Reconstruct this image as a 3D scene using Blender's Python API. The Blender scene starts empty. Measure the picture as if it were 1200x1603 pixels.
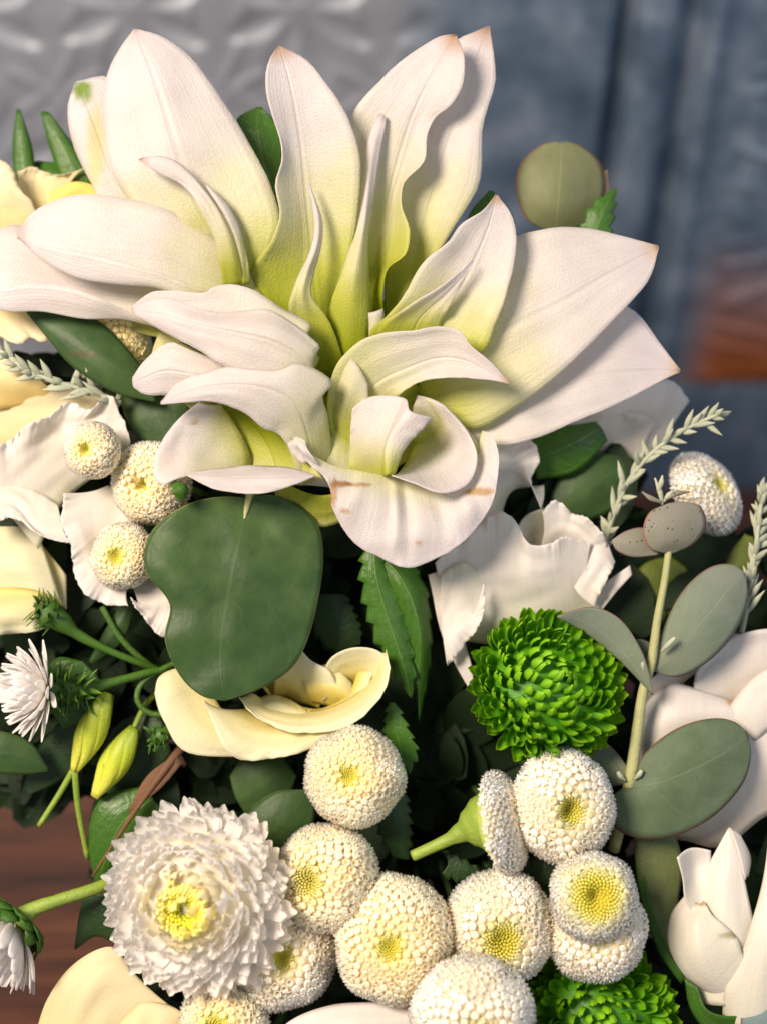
import bpy, math, random
from mathutils import Vector, Matrix, noise
R = math.radians
random.seed(7)
scene = bpy.context.scene
C = scene.collection

# ------------------------------------------------------------------ camera, world, lamps
PITCH = R(35.0); CAM_Z = 0.43; FPX = 2202.0; D0 = 0.40; S = D0 / FPX
RIGHT = Vector((1, 0, 0)); UP = Vector((0, math.sin(PITCH), math.cos(PITCH))); FWD = Vector((0, math.cos(PITCH), -math.sin(PITCH)))
CAM = Vector((0, 0, CAM_Z))
cd = bpy.data.cameras.new('camera'); cam = bpy.data.objects.new('camera', cd); C.objects.link(cam)
cam.location = CAM; cam.rotation_euler = (math.pi / 2 - PITCH, 0, 0)
cd.sensor_fit = 'VERTICAL'; cd.sensor_height = 36.0; cd.lens = 49.45
cd.clip_start = 0.01; cd.clip_end = 50
cd.dof.use_dof = True; cd.dof.focus_distance = 0.398; cd.dof.aperture_fstop = 4.4
scene.camera = cam

w = bpy.data.worlds.new('World'); scene.world = w; w.use_nodes = True
w.node_tree.nodes['Background'].inputs[0].default_value = (0.80, 0.87, 1.0, 1)
w.node_tree.nodes['Background'].inputs[1].default_value = 0.32

def cvec(v): return RIGHT * v[0] + UP * v[1] - FWD * v[2]
def lamp(name, pos, target, size, power, col):
    ld = bpy.data.lights.new(name, 'AREA'); ld.shape = 'DISK'; ld.size = size; ld.energy = power; ld.color = col
    lo = bpy.data.objects.new(name, ld); C.objects.link(lo); lo.location = pos
    lo.rotation_euler = (target - pos).to_track_quat('-Z', 'Y').to_euler(); return lo
SUBJ = CAM + FWD * 0.41
lamp('key_lamp', SUBJ + cvec((-0.52, 0.34, 0.78)) * 0.9, SUBJ - UP * 0.03, 0.34, 15.0, (1.0, 0.825, 0.68))
lamp('window_fill', SUBJ + cvec((0.75, 0.15, 0.75)) * 1.0, SUBJ, 0.6, 2.0, (0.80, 0.86, 1.0))

scene.view_settings.view_transform = 'Standard'
try: scene.view_settings.look = 'None'
except Exception: pass
scene.view_settings.exposure = 0.19; scene.view_settings.gamma = 1.0
scene.render.engine = 'CYCLES'
scene.cycles.max_bounces = 12; scene.cycles.transmission_bounces = 8; scene.cycles.diffuse_bounces = 8

# ------------------------------------------------------------------ helpers
def P(x, y, d=0.0):
    """photo direction (x, y) at a depth: d counts toward the camera from the lily's plane"""
    D = D0 - d * S
    return CAM + RIGHT * ((x - 600) / FPX * D) + UP * ((801.5 - y) / FPX * D) + FWD * D

def lin(c): return tuple(((v / 255) / 12.92 if v / 255 < .04045 else ((v / 255 + .055) / 1.055) ** 2.4) for v in c)

def thing(name, label, cat, at, group=None, n=None):
    o = bpy.data.objects.new(name, None); C.objects.link(o); o.empty_display_size = 0.01
    o.location = P(*at); o['label'] = label; o['category'] = cat
    if group: o['group'] = group
    if n is not None:
        o.rotation_mode = 'QUATERNION'; o.rotation_quaternion = cvec(n).to_track_quat('Z', 'Y')
    return o

def mesh_obj(name, verts, faces, mat, parent=None, uvs=None, tint=None, world=True, solid=0.0, smooth=True):
    me = bpy.data.meshes.new(name)
    if parent is not None and world:
        M = (Matrix.Translation(parent.location) @ (parent.rotation_quaternion.to_matrix().to_4x4() if parent.rotation_mode == 'QUATERNION' else Matrix.Identity(4))).inverted()
        if parent.parent is not None:
            M = Matrix.Translation(parent.parent.location).inverted()
        verts = [M @ Vector(v) for v in verts]
    me.from_pydata([tuple(v) for v in verts], [], faces)
    if uvs:
        ul = me.uv_layers.new(name='UVMap')
        for l in me.loops: ul.data[l.index].uv = uvs[l.vertex_index]
    if tint:
        ca = me.color_attributes.new('tint', 'FLOAT_COLOR', 'POINT')
        for i, c in enumerate(tint): ca.data[i].color = (c[0], c[1], c[2], 1)
    else:
        ca = me.color_attributes.new('tint', 'FLOAT_COLOR', 'POINT')
        ca.data.foreach_set('color', [1.0] * (4 * len(me.vertices)))
    if smooth: me.polygons.foreach_set('use_smooth', [True] * len(me.polygons))
    me.materials.append(mat); me.update()
    o = bpy.data.objects.new(name, me); C.objects.link(o)
    if parent is not None: o.parent = parent
    if solid:
        m = o.modifiers.new('thickness', 'SOLIDIFY'); m.thickness = solid * S; m.offset = 0
    return o

def cr(p, t):
    """Catmull-Rom through control points p (tuples), t in 0..1 by chord length"""
    n = len(p)
    if n == 1: return Vector(p[0])
    if n == 2: return Vector(p[0]).lerp(Vector(p[1]), t)
    V = [Vector(q) for q in p]
    L = [0.0]
    for i in range(1, n): L.append(L[-1] + max(1e-6, (V[i] - V[i - 1]).length ** 0.8))
    s = t * L[-1]; i = 0
    while i < n - 2 and s > L[i + 1]: i += 1
    u = (s - L[i]) / (L[i + 1] - L[i])
    p1, p2 = V[i], V[i + 1]
    d1 = L[i + 1] - L[i]
    p0 = V[i - 1] if i > 0 else p1 - (p2 - p1)
    p3 = V[i + 2] if i + 2 < n else p2 + (p2 - p1)
    d0 = (L[i] - L[i - 1]) if i > 0 else d1
    d2 = (L[i + 2] - L[i + 1]) if i + 2 < n else d1
    m1 = ((p1 - p0) / d0 * d1 + (p2 - p1)) * 0.5
    m2 = ((p2 - p1) + (p3 - p2) / d2 * d1) * 0.5
    h = u * u * (3 - 2 * u); h1 = u * u * u - 2 * u * u + u; h2 = u * u * u - u * u
    return p1 * (1 - h) + p2 * h + m1 * h1 + m2 * h2

def sheet(rails, nu=26, nv=12, wob=2.0, wf=0.012, ruffle=None, serr=None, vr=(0, 1), swap=False, stains=(), seed=0, tip=None, und=0.0, crease=()):
    """A curved sheet through several rails (each a line of (x, y, d)). nu steps along the rails, nv across them."""
    rows = []
    off = Vector((seed * 13.7, seed * 7.3, seed * 3.1))
    for i in range(nu + 1):
        t = i / nu
        ctrl = [tuple(cr(r, t)) for r in rails]
        row = []
        for j in range(nv + 1):
            u = j / nv
            q = cr2(ctrl, u)
            row.append(q)
        rows.append(row)
    verts, uvs, tint = [], [], []
    for i in range(nu + 1):
        for j in range(nv + 1):
            q = rows[i][j].copy(); t = i / nu; u = j / nv
            k = noise.noise_vector(Vector((q.x * wf, q.y * wf, q.z * wf * .5)) + off)
            q += Vector((k.x * wob * .5, k.y * wob * .5, k.z * wob * 1.6))
            if und:
                g = math.sin(math.pi * min(1, t * 1.15))
                q.z += und * g * (noise.noise(Vector((u * 3.2, t * 1.3, seed * 4.1))) * 1.6 + .6 * noise.noise(Vector((u * 8, t * 2.5, seed * 2.7))))
                e_ = abs(2 * u - 1) ** 4; q.z += und * 1.6 * e_ * g * noise.noise(Vector((t * 5, (3 if u > .5 else 0), seed * 6.3)))
            for (t0, w0, am) in crease: q.z += am * math.exp(-((t - t0) / w0) ** 2) * math.sin(math.pi * min(1, u * .9 + .1))
            if serr:
                cnt, amp = serr; e = abs(2 * u - 1) ** 3
                sgn = 1 if u > .5 else -1
                a = rows[i][nv] - rows[i][0]
                if a.length > 1e-4: q += a.normalized() * sgn * e * amp * (((t * cnt) % 1.0) - .3) * min(1, (1 - t) * 6)
            if ruffle:
                amp, fr = ruffle[0], ruffle[1]; mode = ruffle[2] if len(ruffle) > 2 else 'v'
                e, s_ = (u, t) if mode == 'v' else ((abs(2 * u - 1), t + (5 if u > .5 else 0)) if mode == 'b' else (t, u))
                e = e ** 4
                n1 = noise.noise(Vector((s_ * fr, seed * 3.3, 0.5))); n2 = noise.noise(Vector((s_ * fr * 2.3 + 9, seed * 1.7, 4.5)))
                n3 = noise.noise(Vector((s_ * fr * 4 + 3, seed, 8.5)))
                rp_ = (math.sin(6.2832 * s_ * fr * 1.15 + 9 * n1) * .7 + math.sin(6.2832 * s_ * fr * 2.4 + 12 * n2) * .35) * (.5 + 1.2 * abs(n1))
                q.z += e * amp * (n1 * 1.4 + n2 * .6 + .5) + e ** 3 * amp * rp_ * .55
                if mode == 'v': a = rows[i][nv] - rows[i][max(0, nv - 3)]
                elif mode == 'b': a = rows[i][nv] - rows[i][0]; a = a if u > .5 else -a
                else: a = rows[nu][j] - rows[max(0, nu - 3)][j]
                if a.length > 1e-4: q += a.normalized() * e * amp * (n1 * .7 + n2 * .35 + n3 * .12 + .12 * math.cos(6.2832 * s_ * fr * 2.4 + 7 * n2))
            verts.append(P(q.x, q.y, q.z))
            along, across = (u, t) if swap else (t, u)
            uvs.append((across, vr[0] + (vr[1] - vr[0]) * along))
            c = [1.0, 1.0, 1.0]
            for (sx, sy, rx, ry, col) in stains:
                m = ((q.x - sx) / rx) ** 2 + ((q.y - sy) / ry) ** 2
                m += .7 * noise.noise(Vector((q.x * .13, q.y * .13, 1)))
                m = max(0, min(1, 1.5 - m))
                c = [a_ * (1 - m) + a_ * b_ * m for a_, b_ in zip(c, col)]
            if tip and along > .93:
                m = min(1, (along - .93) / .06); c = [a_ * (1 - m) + a_ * b_ * m for a_, b_ in zip(c, tip)]
            tint.append(c)
    faces = []
    for i in range(nu):
        for j in range(nv):
            a = i * (nv + 1) + j; faces.append((a, a + 1, a + nv + 2, a + nv + 1))
    return verts, faces, uvs, tint

def cr2(ctrl, u):
    n = len(ctrl)
    if n == 2: return Vector(ctrl[0]).lerp(Vector(ctrl[1]), u)
    s = u * (n - 1); i = min(int(s), n - 2); f = s - i
    V = [Vector(c) for c in ctrl]
    p1, p2 = V[i], V[i + 1]
    p0 = V[i - 1] if i > 0 else 2 * p1 - p2 if n == 2 else p1 * 2.5 - p2 * 2 + V[i + 2] * .5 if i + 2 < n else 2 * p1 - p2
    p3 = V[i + 2] if i + 2 < n else (p2 * 2.5 - p1 * 2 + V[i - 1] * .5 if i > 0 else 2 * p2 - p1)
    return 0.5 * ((2 * p1) + (-p0 + p2) * f + (2 * p0 - 5 * p1 + 4 * p2 - p3) * f * f + (-p0 + 3 * p1 - 3 * p2 + p3) * f ** 3)

_seed = [0]
def petal(parent, rails, mat, name='petal', solid=1.5, **kw):
    _seed[0] += 1; kw.setdefault('seed', _seed[0])
    v, f, u, t = sheet(rails, **kw)
    return mesh_obj(name, v, f, mat, parent, u, t, solid=solid)

def tube_geo(pts, radii, seg=8, n=None):
    """tapered tube through px points"""
    n = n or max(6, 4 * len(pts)); ring = []
    cen = [P(*cr(pts, i / n)) for i in range(n + 1)]
    rad = []
    Lp = [0.0]
    for i in range(1, len(pts)): Lp.append(Lp[-1] + max(1e-6, (Vector(pts[i]) - Vector(pts[i - 1])).length ** 0.8))
    for i in range(n + 1):
        if len(radii) == len(pts):      # one radius per point, at the same place along the tube
            s_ = i / n * Lp[-1]; k_ = 0
            while k_ < len(pts) - 2 and s_ > Lp[k_ + 1]: k_ += 1
            f_ = (s_ - Lp[k_]) / (Lp[k_ + 1] - Lp[k_])
        else:
            s_ = i / n * (len(radii) - 1); k_ = min(int(s_), len(radii) - 2); f_ = s_ - k_
        f_ = f_ * f_ * (3 - 2 * f_); rad.append((radii[k_] * (1 - f_) + radii[k_ + 1] * f_) * S)
    verts, faces, uvs = [], [], []
    ref = Vector((0.3, 0.2, 0.9))
    for i, c in enumerate(cen):
        tg = (cen[min(n, i + 1)] - cen[max(0, i - 1)]).normalized()
        a = tg.cross(ref)
        a = a.normalized() if a.length > 1e-5 else Vector((1, 0, 0)); b = tg.cross(a)
        for k in range(seg):
            an = 2 * math.pi * k / seg
            verts.append(c + (a * math.cos(an) + b * math.sin(an)) * rad[i]); uvs.append((k / seg, i / n))
    for i in range(n):
        for k in range(seg):
            faces.append((i * seg + k, i * seg + (k + 1) % seg, (i + 1) * seg + (k + 1) % seg, (i + 1) * seg + k))
    faces.append(tuple(range(seg - 1, -1, -1))); faces.append(tuple(n * seg + k for k in range(seg)))
    return verts, faces, uvs
def tube(parent, pts, radii, mat, name='stem', seg=8):
    v, f, u = tube_geo(pts, radii, seg); return mesh_obj(name, v, f, mat, parent, u)

# ------------------------------------------------------------------ materials
def nodes(name):
    m = bpy.data.materials.new(name); m.use_nodes = True; nt = m.node_tree
    b = nt.nodes['Principled BSDF']; return m, nt, b, nt.nodes['Material Output']
def N(nt, t, **kw):
    n = nt.nodes.new(t)
    for k, v in kw.items(): setattr(n, k, v)
    return n
def ramp(nt, stops):
    r = N(nt, 'ShaderNodeValToRGB'); cr_ = r.color_ramp
    while len(cr_.elements) < len(stops): cr_.elements.new(0.5)
    for e, (p, c) in zip(cr_.elements, stops): e.position = p; e.color = (*c, 1)
    return r
def petal_mat(name, stops, rough=.45, transl=.3, bump=.25, fine=1100, vein=40, spec=.4, mott=.12, mcol=None, edge=None, speck=0, rib=0, lat=None, sss=0, veinw=.8):
    """organic sheet: colour runs along v (base to tip), fine grain, veins, some light passes through"""
    m, nt, b, out = nodes(name); L = nt.links.new
    uv = N(nt, 'ShaderNodeUVMap'); sep = N(nt, 'ShaderNodeSeparateXYZ'); L(uv.outputs[0], sep.inputs[0])
    tc = N(nt, 'ShaderNodeTexCoord')
    wobn = N(nt, 'ShaderNodeTexNoise'); wobn.inputs['Scale'].default_value = 90; L(tc.outputs['Object'], wobn.inputs['Vector'])
    ad = N(nt, 'ShaderNodeMath', operation='MULTIPLY_ADD'); ad.inputs[1].default_value = .16; L(wobn.outputs[0], ad.inputs[0])
    sb = N(nt, 'ShaderNodeMath', operation='SUBTRACT'); L(sep.outputs[1], sb.inputs[0]); sb.inputs[1].default_value = .08; L(sb.outputs[0], ad.inputs[2])
    rp = ramp(nt, stops); L(ad.outputs[0], rp.inputs[0])
    col = rp.outputs[0]
    if edge:  # a thin coloured rim
        e = N(nt, 'ShaderNodeMath', operation='SUBTRACT'); L(sep.outputs[0], e.inputs[0]); e.inputs[1].default_value = .5
        e2 = N(nt, 'ShaderNodeMath', operation='ABSOLUTE'); L(e.outputs[0], e2.inputs[0])
        mr = N(nt, 'ShaderNodeMapRange'); mr.inputs[1].default_value = edge[1]; mr.inputs[2].default_value = .5; L(e2.outputs[0], mr.inputs[0])
        mx = N(nt, 'ShaderNodeMixRGB'); mx.inputs[2].default_value = (*edge[0], 1); L(mr.outputs[0], mx.inputs[0]); L(col, mx.inputs[1]); col = mx.outputs[0]
    n1 = N(nt, 'ShaderNodeTexNoise'); n1.inputs['Scale'].default_value = 160; n1.inputs['Detail'].default_value = 5; L(tc.outputs['Object'], n1.inputs['Vector'])
    mr1 = N(nt, 'ShaderNodeMapRange'); mr1.inputs[1].default_value = .35; mr1.inputs[2].default_value = .7; mr1.inputs[4].default_value = mott; L(n1.outputs[0], mr1.inputs[0])
    mm = N(nt, 'ShaderNodeMixRGB', blend_type='MIX' if mcol else 'MULTIPLY'); mm.inputs[2].default_value = (*(mcol or (.72, .66, .6)), 1)
    L(mr1.outputs[0], mm.inputs[0]); L(col, mm.inputs[1]); col = mm.outputs[0]
    if speck:
        vo = N(nt, 'ShaderNodeTexVoronoi'); vo.inputs['Scale'].default_value = 800; L(tc.outputs['Object'], vo.inputs['Vector'])
        lt = N(nt, 'ShaderNodeMath', operation='LESS_THAN'); lt.inputs[1].default_value = speck; L(vo.outputs['Distance'], lt.inputs[0])
        n5 = N(nt, 'ShaderNodeTexNoise'); n5.inputs['Scale'].default_value = 200; L(tc.outputs['Object'], n5.inputs['Vector'])
        gt = N(nt, 'ShaderNodeMath', operation='GREATER_THAN'); gt.inputs[1].default_value = .52; L(n5.outputs[0], gt.inputs[0])
        ml = N(nt, 'ShaderNodeMath', operation='MULTIPLY'); L(lt.outputs[0], ml.inputs[0]); L(gt.outputs[0], ml.inputs[1])
        ms = N(nt, 'ShaderNodeMixRGB'); ms.inputs[2].default_value = (.06, .035, .03, 1); L(ml.outputs[0], ms.inputs[0]); L(col, ms.inputs[1]); col = ms.outputs[0]
    if lat:  # midrib and side veins
        x1 = N(nt, 'ShaderNodeMath', operation='SUBTRACT'); L(sep.outputs[0], x1.inputs[0]); x1.inputs[1].default_value = .5
        x2 = N(nt, 'ShaderNodeMath', operation='ABSOLUTE'); L(x1.outputs[0], x2.inputs[0])
        x3 = N(nt, 'ShaderNodeMath', operation='MULTIPLY_ADD'); L(x2.outputs[0], x3.inputs[0]); x3.inputs[1].default_value = -.85; L(ad.outputs[0], x3.inputs[2])
        x4 = N(nt, 'ShaderNodeMath', operation='MULTIPLY'); L(x3.outputs[0], x4.inputs[0]); x4.inputs[1].default_value = 6.0
        x5 = N(nt, 'ShaderNodeMath', operation='PINGPONG'); L(x4.outputs[0], x5.inputs[0]); x5.inputs[1].default_value = .5
        x6 = N(nt, 'ShaderNodeMapRange'); x6.inputs[1].default_value = .0; x6.inputs[2].default_value = .045; x6.inputs[3].default_value = 1; x6.inputs[4].default_value = 0; L(x5.outputs[0], x6.inputs[0])
        x7 = N(nt, 'ShaderNodeMapRange'); x7.inputs[1].default_value = .004; x7.inputs[2].default_value = .013; x7.inputs[3].default_value = 2.2; x7.inputs[4].default_value = 0; L(x2.outputs[0], x7.inputs[0])
        x8 = N(nt, 'ShaderNodeMath', operation='MAXIMUM'); L(x6.outputs[0], x8.inputs[0]); L(x7.outputs[0], x8.inputs[1])
        xn = N(nt, 'ShaderNodeMath', operation='MULTIPLY'); L(x8.outputs[0], xn.inputs[0]); L(n1.outputs[0], xn.inputs[1])
        x9 = N(nt, 'ShaderNodeMath', operation='MULTIPLY'); x9.use_clamp = True; L(xn.outputs[0], x9.inputs[0]); x9.inputs[1].default_value = lat[0]
        xm = N(nt, 'ShaderNodeMixRGB'); xm.inputs[2].default_value = (*lat[1], 1); L(x9.outputs[0], xm.inputs[0]); L(col, xm.inputs[1]); col = xm.outputs[0]
    at = N(nt, 'ShaderNodeAttribute'); at.attribute_name = 'tint'
    mt = N(nt, 'ShaderNodeMixRGB', blend_type='MULTIPLY'); mt.inputs[0].default_value = 1; L(col, mt.inputs[1]); L(at.outputs[0], mt.inputs[2]); col = mt.outputs[0]
    # relief: lengthwise veins and cell grain
    mp = N(nt, 'ShaderNodeMapping'); mp.inputs['Scale'].default_value = (vein, 1.4, 1); L(uv.outputs[0], mp.inputs[0])
    nv = N(nt, 'ShaderNodeTexNoise'); nv.inputs['Scale'].default_value = 1; nv.inputs['Detail'].default_value = 2; L(mp.outputs[0], nv.inputs['Vector'])
    nf = N(nt, 'ShaderNodeTexNoise'); nf.inputs['Scale'].default_value = fine; nf.inputs['Detail'].default_value = 3; L(tc.outputs['Object'], nf.inputs['Vector'])
    a1 = N(nt, 'ShaderNodeMath', operation='MULTIPLY_ADD'); a1.inputs[1].default_value = veinw; L(nv.outputs[0], a1.inputs[0]); L(nf.outputs[0], a1.inputs[2])
    if rib:
        r1 = N(nt, 'ShaderNodeMath', operation='SUBTRACT'); L(sep.outputs[0], r1.inputs[0]); r1.inputs[1].default_value = .5
        r2 = N(nt, 'ShaderNodeMath', operation='ABSOLUTE'); L(r1.outputs[0], r2.inputs[0])
        r3 = N(nt, 'ShaderNodeMapRange', interpolation_type='SMOOTHERSTEP'); r3.inputs[1].default_value = 0; r3.inputs[2].default_value = .045; r3.inputs[3].default_value = -rib; r3.inputs[4].default_value = 0; L(r2.outputs[0], r3.inputs[0])
        r4 = N(nt, 'ShaderNodeMath', operation='ADD'); L(a1.outputs[0], r4.inputs[0]); L(r3.outputs[0], r4.inputs[1]); a1 = r4
    bp = N(nt, 'ShaderNodeBump'); bp.inputs['Strength'].default_value = bump; bp.inputs['Distance'].default_value = .0006; L(a1.outputs[0], bp.inputs['Height'])
    vm = N(nt, 'ShaderNodeMapRange'); vm.inputs[1].default_value = .45; vm.inputs[2].default_value = .75; vm.inputs[4].default_value = .16; L(nv.outputs[0], vm.inputs[0])
    vx = N(nt, 'ShaderNodeMixRGB', blend_type='MULTIPLY'); vx.inputs[2].default_value = (.75, .74, .70, 1); L(vm.outputs[0], vx.inputs[0]); L(col, vx.inputs[1]); col = vx.outputs[0]
    L(col, b.inputs['Base Color']); b.inputs['Roughness'].default_value = rough; b.inputs['Specular IOR Level'].default_value = spec
    L(bp.outputs[0], b.inputs['Normal'])
    if sss:
        b.inputs['Subsurface Weight'].default_value = sss; b.inputs['Subsurface Radius'].default_value = (1.0, .95, .85); b.inputs['Subsurface Scale'].default_value = .0022
    if transl > 0:
        tr = N(nt, 'ShaderNodeBsdfTranslucent'); L(col, tr.inputs[0]); L(bp.outputs[0], tr.inputs['Normal'])
        ms = N(nt, 'ShaderNodeMixShader'); ms.inputs[0].default_value = transl
        L(b.outputs[0], ms.inputs[1]); L(tr.outputs[0], ms.inputs[2]); L(ms.outputs[0], out.inputs[0])
    return m

WHITE = (.83, .79, .76)
LILY_STOPS = [(0, (.30, .38, .006)), (.2, (.45, .52, .018)), (.36, (.64, .67, .12)), (.53, (.79, .775, .52)), (.68, (.82, .785, .74)), (1, (.82, .775, .785))]
M_LILY = petal_mat('lily_petal', LILY_STOPS, rough=.40, transl=.55, bump=.42, vein=48, fine=1700, mott=.16, rib=1.0, spec=.5)
M_LILYP = petal_mat('lily_petal_plain', LILY_STOPS, rough=.40, transl=.55, bump=.42, vein=48, fine=1700, mott=.16, spec=.5)
M_LISI = petal_mat('white_lisianthus_petal', [(0, (.62, .66, .40)), (.4, (.80, .77, .68)), (1, (.84, .81, .77))], rough=.55, transl=.45, bump=.14, vein=36)
M_ROSEW = petal_mat('white_rose_petal', [(0, (.62, .64, .40)), (.35, (.80, .76, .66)), (1, (.83, .79, .76))], rough=.5, transl=.4, bump=.2, vein=30)
M_BUDW = petal_mat('white_rosebud_petal', [(0, (.50, .56, .33)), (.35, (.74, .71, .58)), (1, (.80, .76, .70))], rough=.5, transl=.25, bump=.2, vein=30)
M_YEL = petal_mat('pale_yellow_petal', [(0, (.52, .38, .02)), (.3, (.76, .65, .16)), (.6, (.82, .77, .42)), (1, (.83, .81, .60))], rough=.55, transl=.42, bump=.18, vein=36)
M_CREAM = petal_mat('cream_petal', [(0, (.70, .50, .10)), (.4, (.84, .73, .36)), (1, (.85, .79, .56))], rough=.55, transl=.42, bump=.18, vein=50)
M_YELLOW = petal_mat('yellow_petal', [(0, (.70, .50, .02)), (1, (.85, .70, .20))], rough=.55, transl=.3)
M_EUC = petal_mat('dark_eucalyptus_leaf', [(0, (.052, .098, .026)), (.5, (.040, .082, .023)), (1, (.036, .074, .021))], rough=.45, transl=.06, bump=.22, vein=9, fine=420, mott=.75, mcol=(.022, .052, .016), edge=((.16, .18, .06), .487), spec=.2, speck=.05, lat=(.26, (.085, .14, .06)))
M_EUCG = petal_mat('grey_eucalyptus_leaf', [(0, (.20, .23, .15)), (.5, (.17, .21, .15)), (1, (.20, .22, .18))], rough=.6, transl=.1, bump=.15, vein=14, fine=700, mott=.5, mcol=(.13, .17, .11), edge=((.22, .07, .06), .475), speck=.10, spec=.2, lat=(.4, (.30, .31, .23)))
M_EUCD = petal_mat('green_eucalyptus_leaf', [(0, (.10, .14, .075)), (.5, (.10, .145, .08)), (1, (.12, .155, .10))], rough=.55, transl=.1, bump=.2, vein=9, fine=500, mott=.7, mcol=(.06, .10, .045), edge=((.20, .05, .045), .475), speck=.10, spec=.25, lat=(.3, (.2, .23, .15)))
M_EUCR = petal_mat('speckled_eucalyptus_leaf', [(0, (.22, .23, .17)), (1, (.22, .21, .17))], rough=.6, transl=.1, bump=.15, vein=10, fine=700, mott=.5, mcol=(.17, .16, .12), edge=((.32, .08, .08), .46), speck=.22, spec=.3)
M_EUCO = petal_mat('olive_eucalyptus_leaf', [(0, (.15, .17, .075)), (1, (.18, .195, .095))], rough=.6, transl=.15, bump=.2, mott=.5, mcol=(.11, .13, .055), edge=((.26, .12, .07), .455), lat=(.3, (.32, .33, .19)))
M_LEAF = petal_mat('green_leaf', [(0, (.05, .14, .012)), (1, (.04, .12, .012))], rough=.35, transl=.15, bump=.5, vein=22, fine=500, mott=.5, mcol=(.03, .09, .01), spec=.35, lat=(.7, (.16, .26, .05)))
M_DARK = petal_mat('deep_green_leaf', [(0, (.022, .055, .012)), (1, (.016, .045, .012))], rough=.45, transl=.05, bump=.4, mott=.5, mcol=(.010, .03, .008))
M_STEM = petal_mat('green_stem', [(0, (.22, .32, .04)), (1, (.26, .36, .05))], rough=.5, transl=0, bump=.5, vein=12, mott=.4, mcol=(.13, .22, .03))
M_STEMD = petal_mat('dark_green_stem', [(0, (.05, .12, .015)), (1, (.07, .15, .02))], rough=.5, transl=0, bump=.5, vein=12)
M_STEMP = petal_mat('pale_stem', [(0, (.36, .37, .16)), (1, (.40, .40, .18))], rough=.55, transl=0, bump=.4, vein=12, mott=.4, mcol=(.28, .28, .13))
M_TWIG = petal_mat('brown_twig', [(0, (.13, .065, .03)), (1, (.17, .08, .035))], rough=.6, transl=0, bump=.6)
M_SILVER = petal_mat('silver_foliage', [(0, (.32, .36, .25)), (1, (.50, .52, .38))], rough=.7, transl=.1, bump=.3, mott=.4, mcol=(.3, .34, .24))
M_BUD = petal_mat('lime_bud', [(0, (.20, .30, .02)), (.5, (.50, .58, .04)), (1, (.72, .72, .10))], rough=.4, transl=.2, bump=.4, vein=16)
M_DIM = petal_mat('yellow_green_leaf', [(0, (.10, .14, .015)), (1, (.20, .23, .02))], rough=.5, transl=.15, mott=.7, mcol=(.05, .09, .012))
M_GMUM = petal_mat('green_mum_petal', [(0, (.03, .15, .004)), (.5, (.11, .38, .006)), (1, (.27, .56, .015))], rough=.42, transl=.22, bump=.3, vein=10, mott=.15)
M_WMUM = petal_mat('white_mum_petal', [(0, (.88, .82, .58)), (.3, (.92, .90, .84)), (1, (.93, .91, .90))], rough=.5, transl=.5, bump=.2, vein=12, mott=.04)
M_POM = petal_mat('pompon_floret', [(0, (.90, .90, .90)), (1, (.90, .90, .90))], rough=.6, transl=0, bump=.1, mott=.04, sss=1.0)
M_CALYX = petal_mat('spiky_calyx', [(0, (.04, .10, .012)), (1, (.09, .22, .02))], rough=.45, transl=.12, bump=.3)
M_SHADE = petal_mat('shaded_foliage_leaf', [(0, (.007, .019, .005)), (1, (.009, .024, .006))], rough=.6, transl=.02, bump=.4, mott=.5, mcol=(.004, .010, .003), spec=.2)  # near-black leaf green: shade inside the bouquet put into the colour

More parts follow.
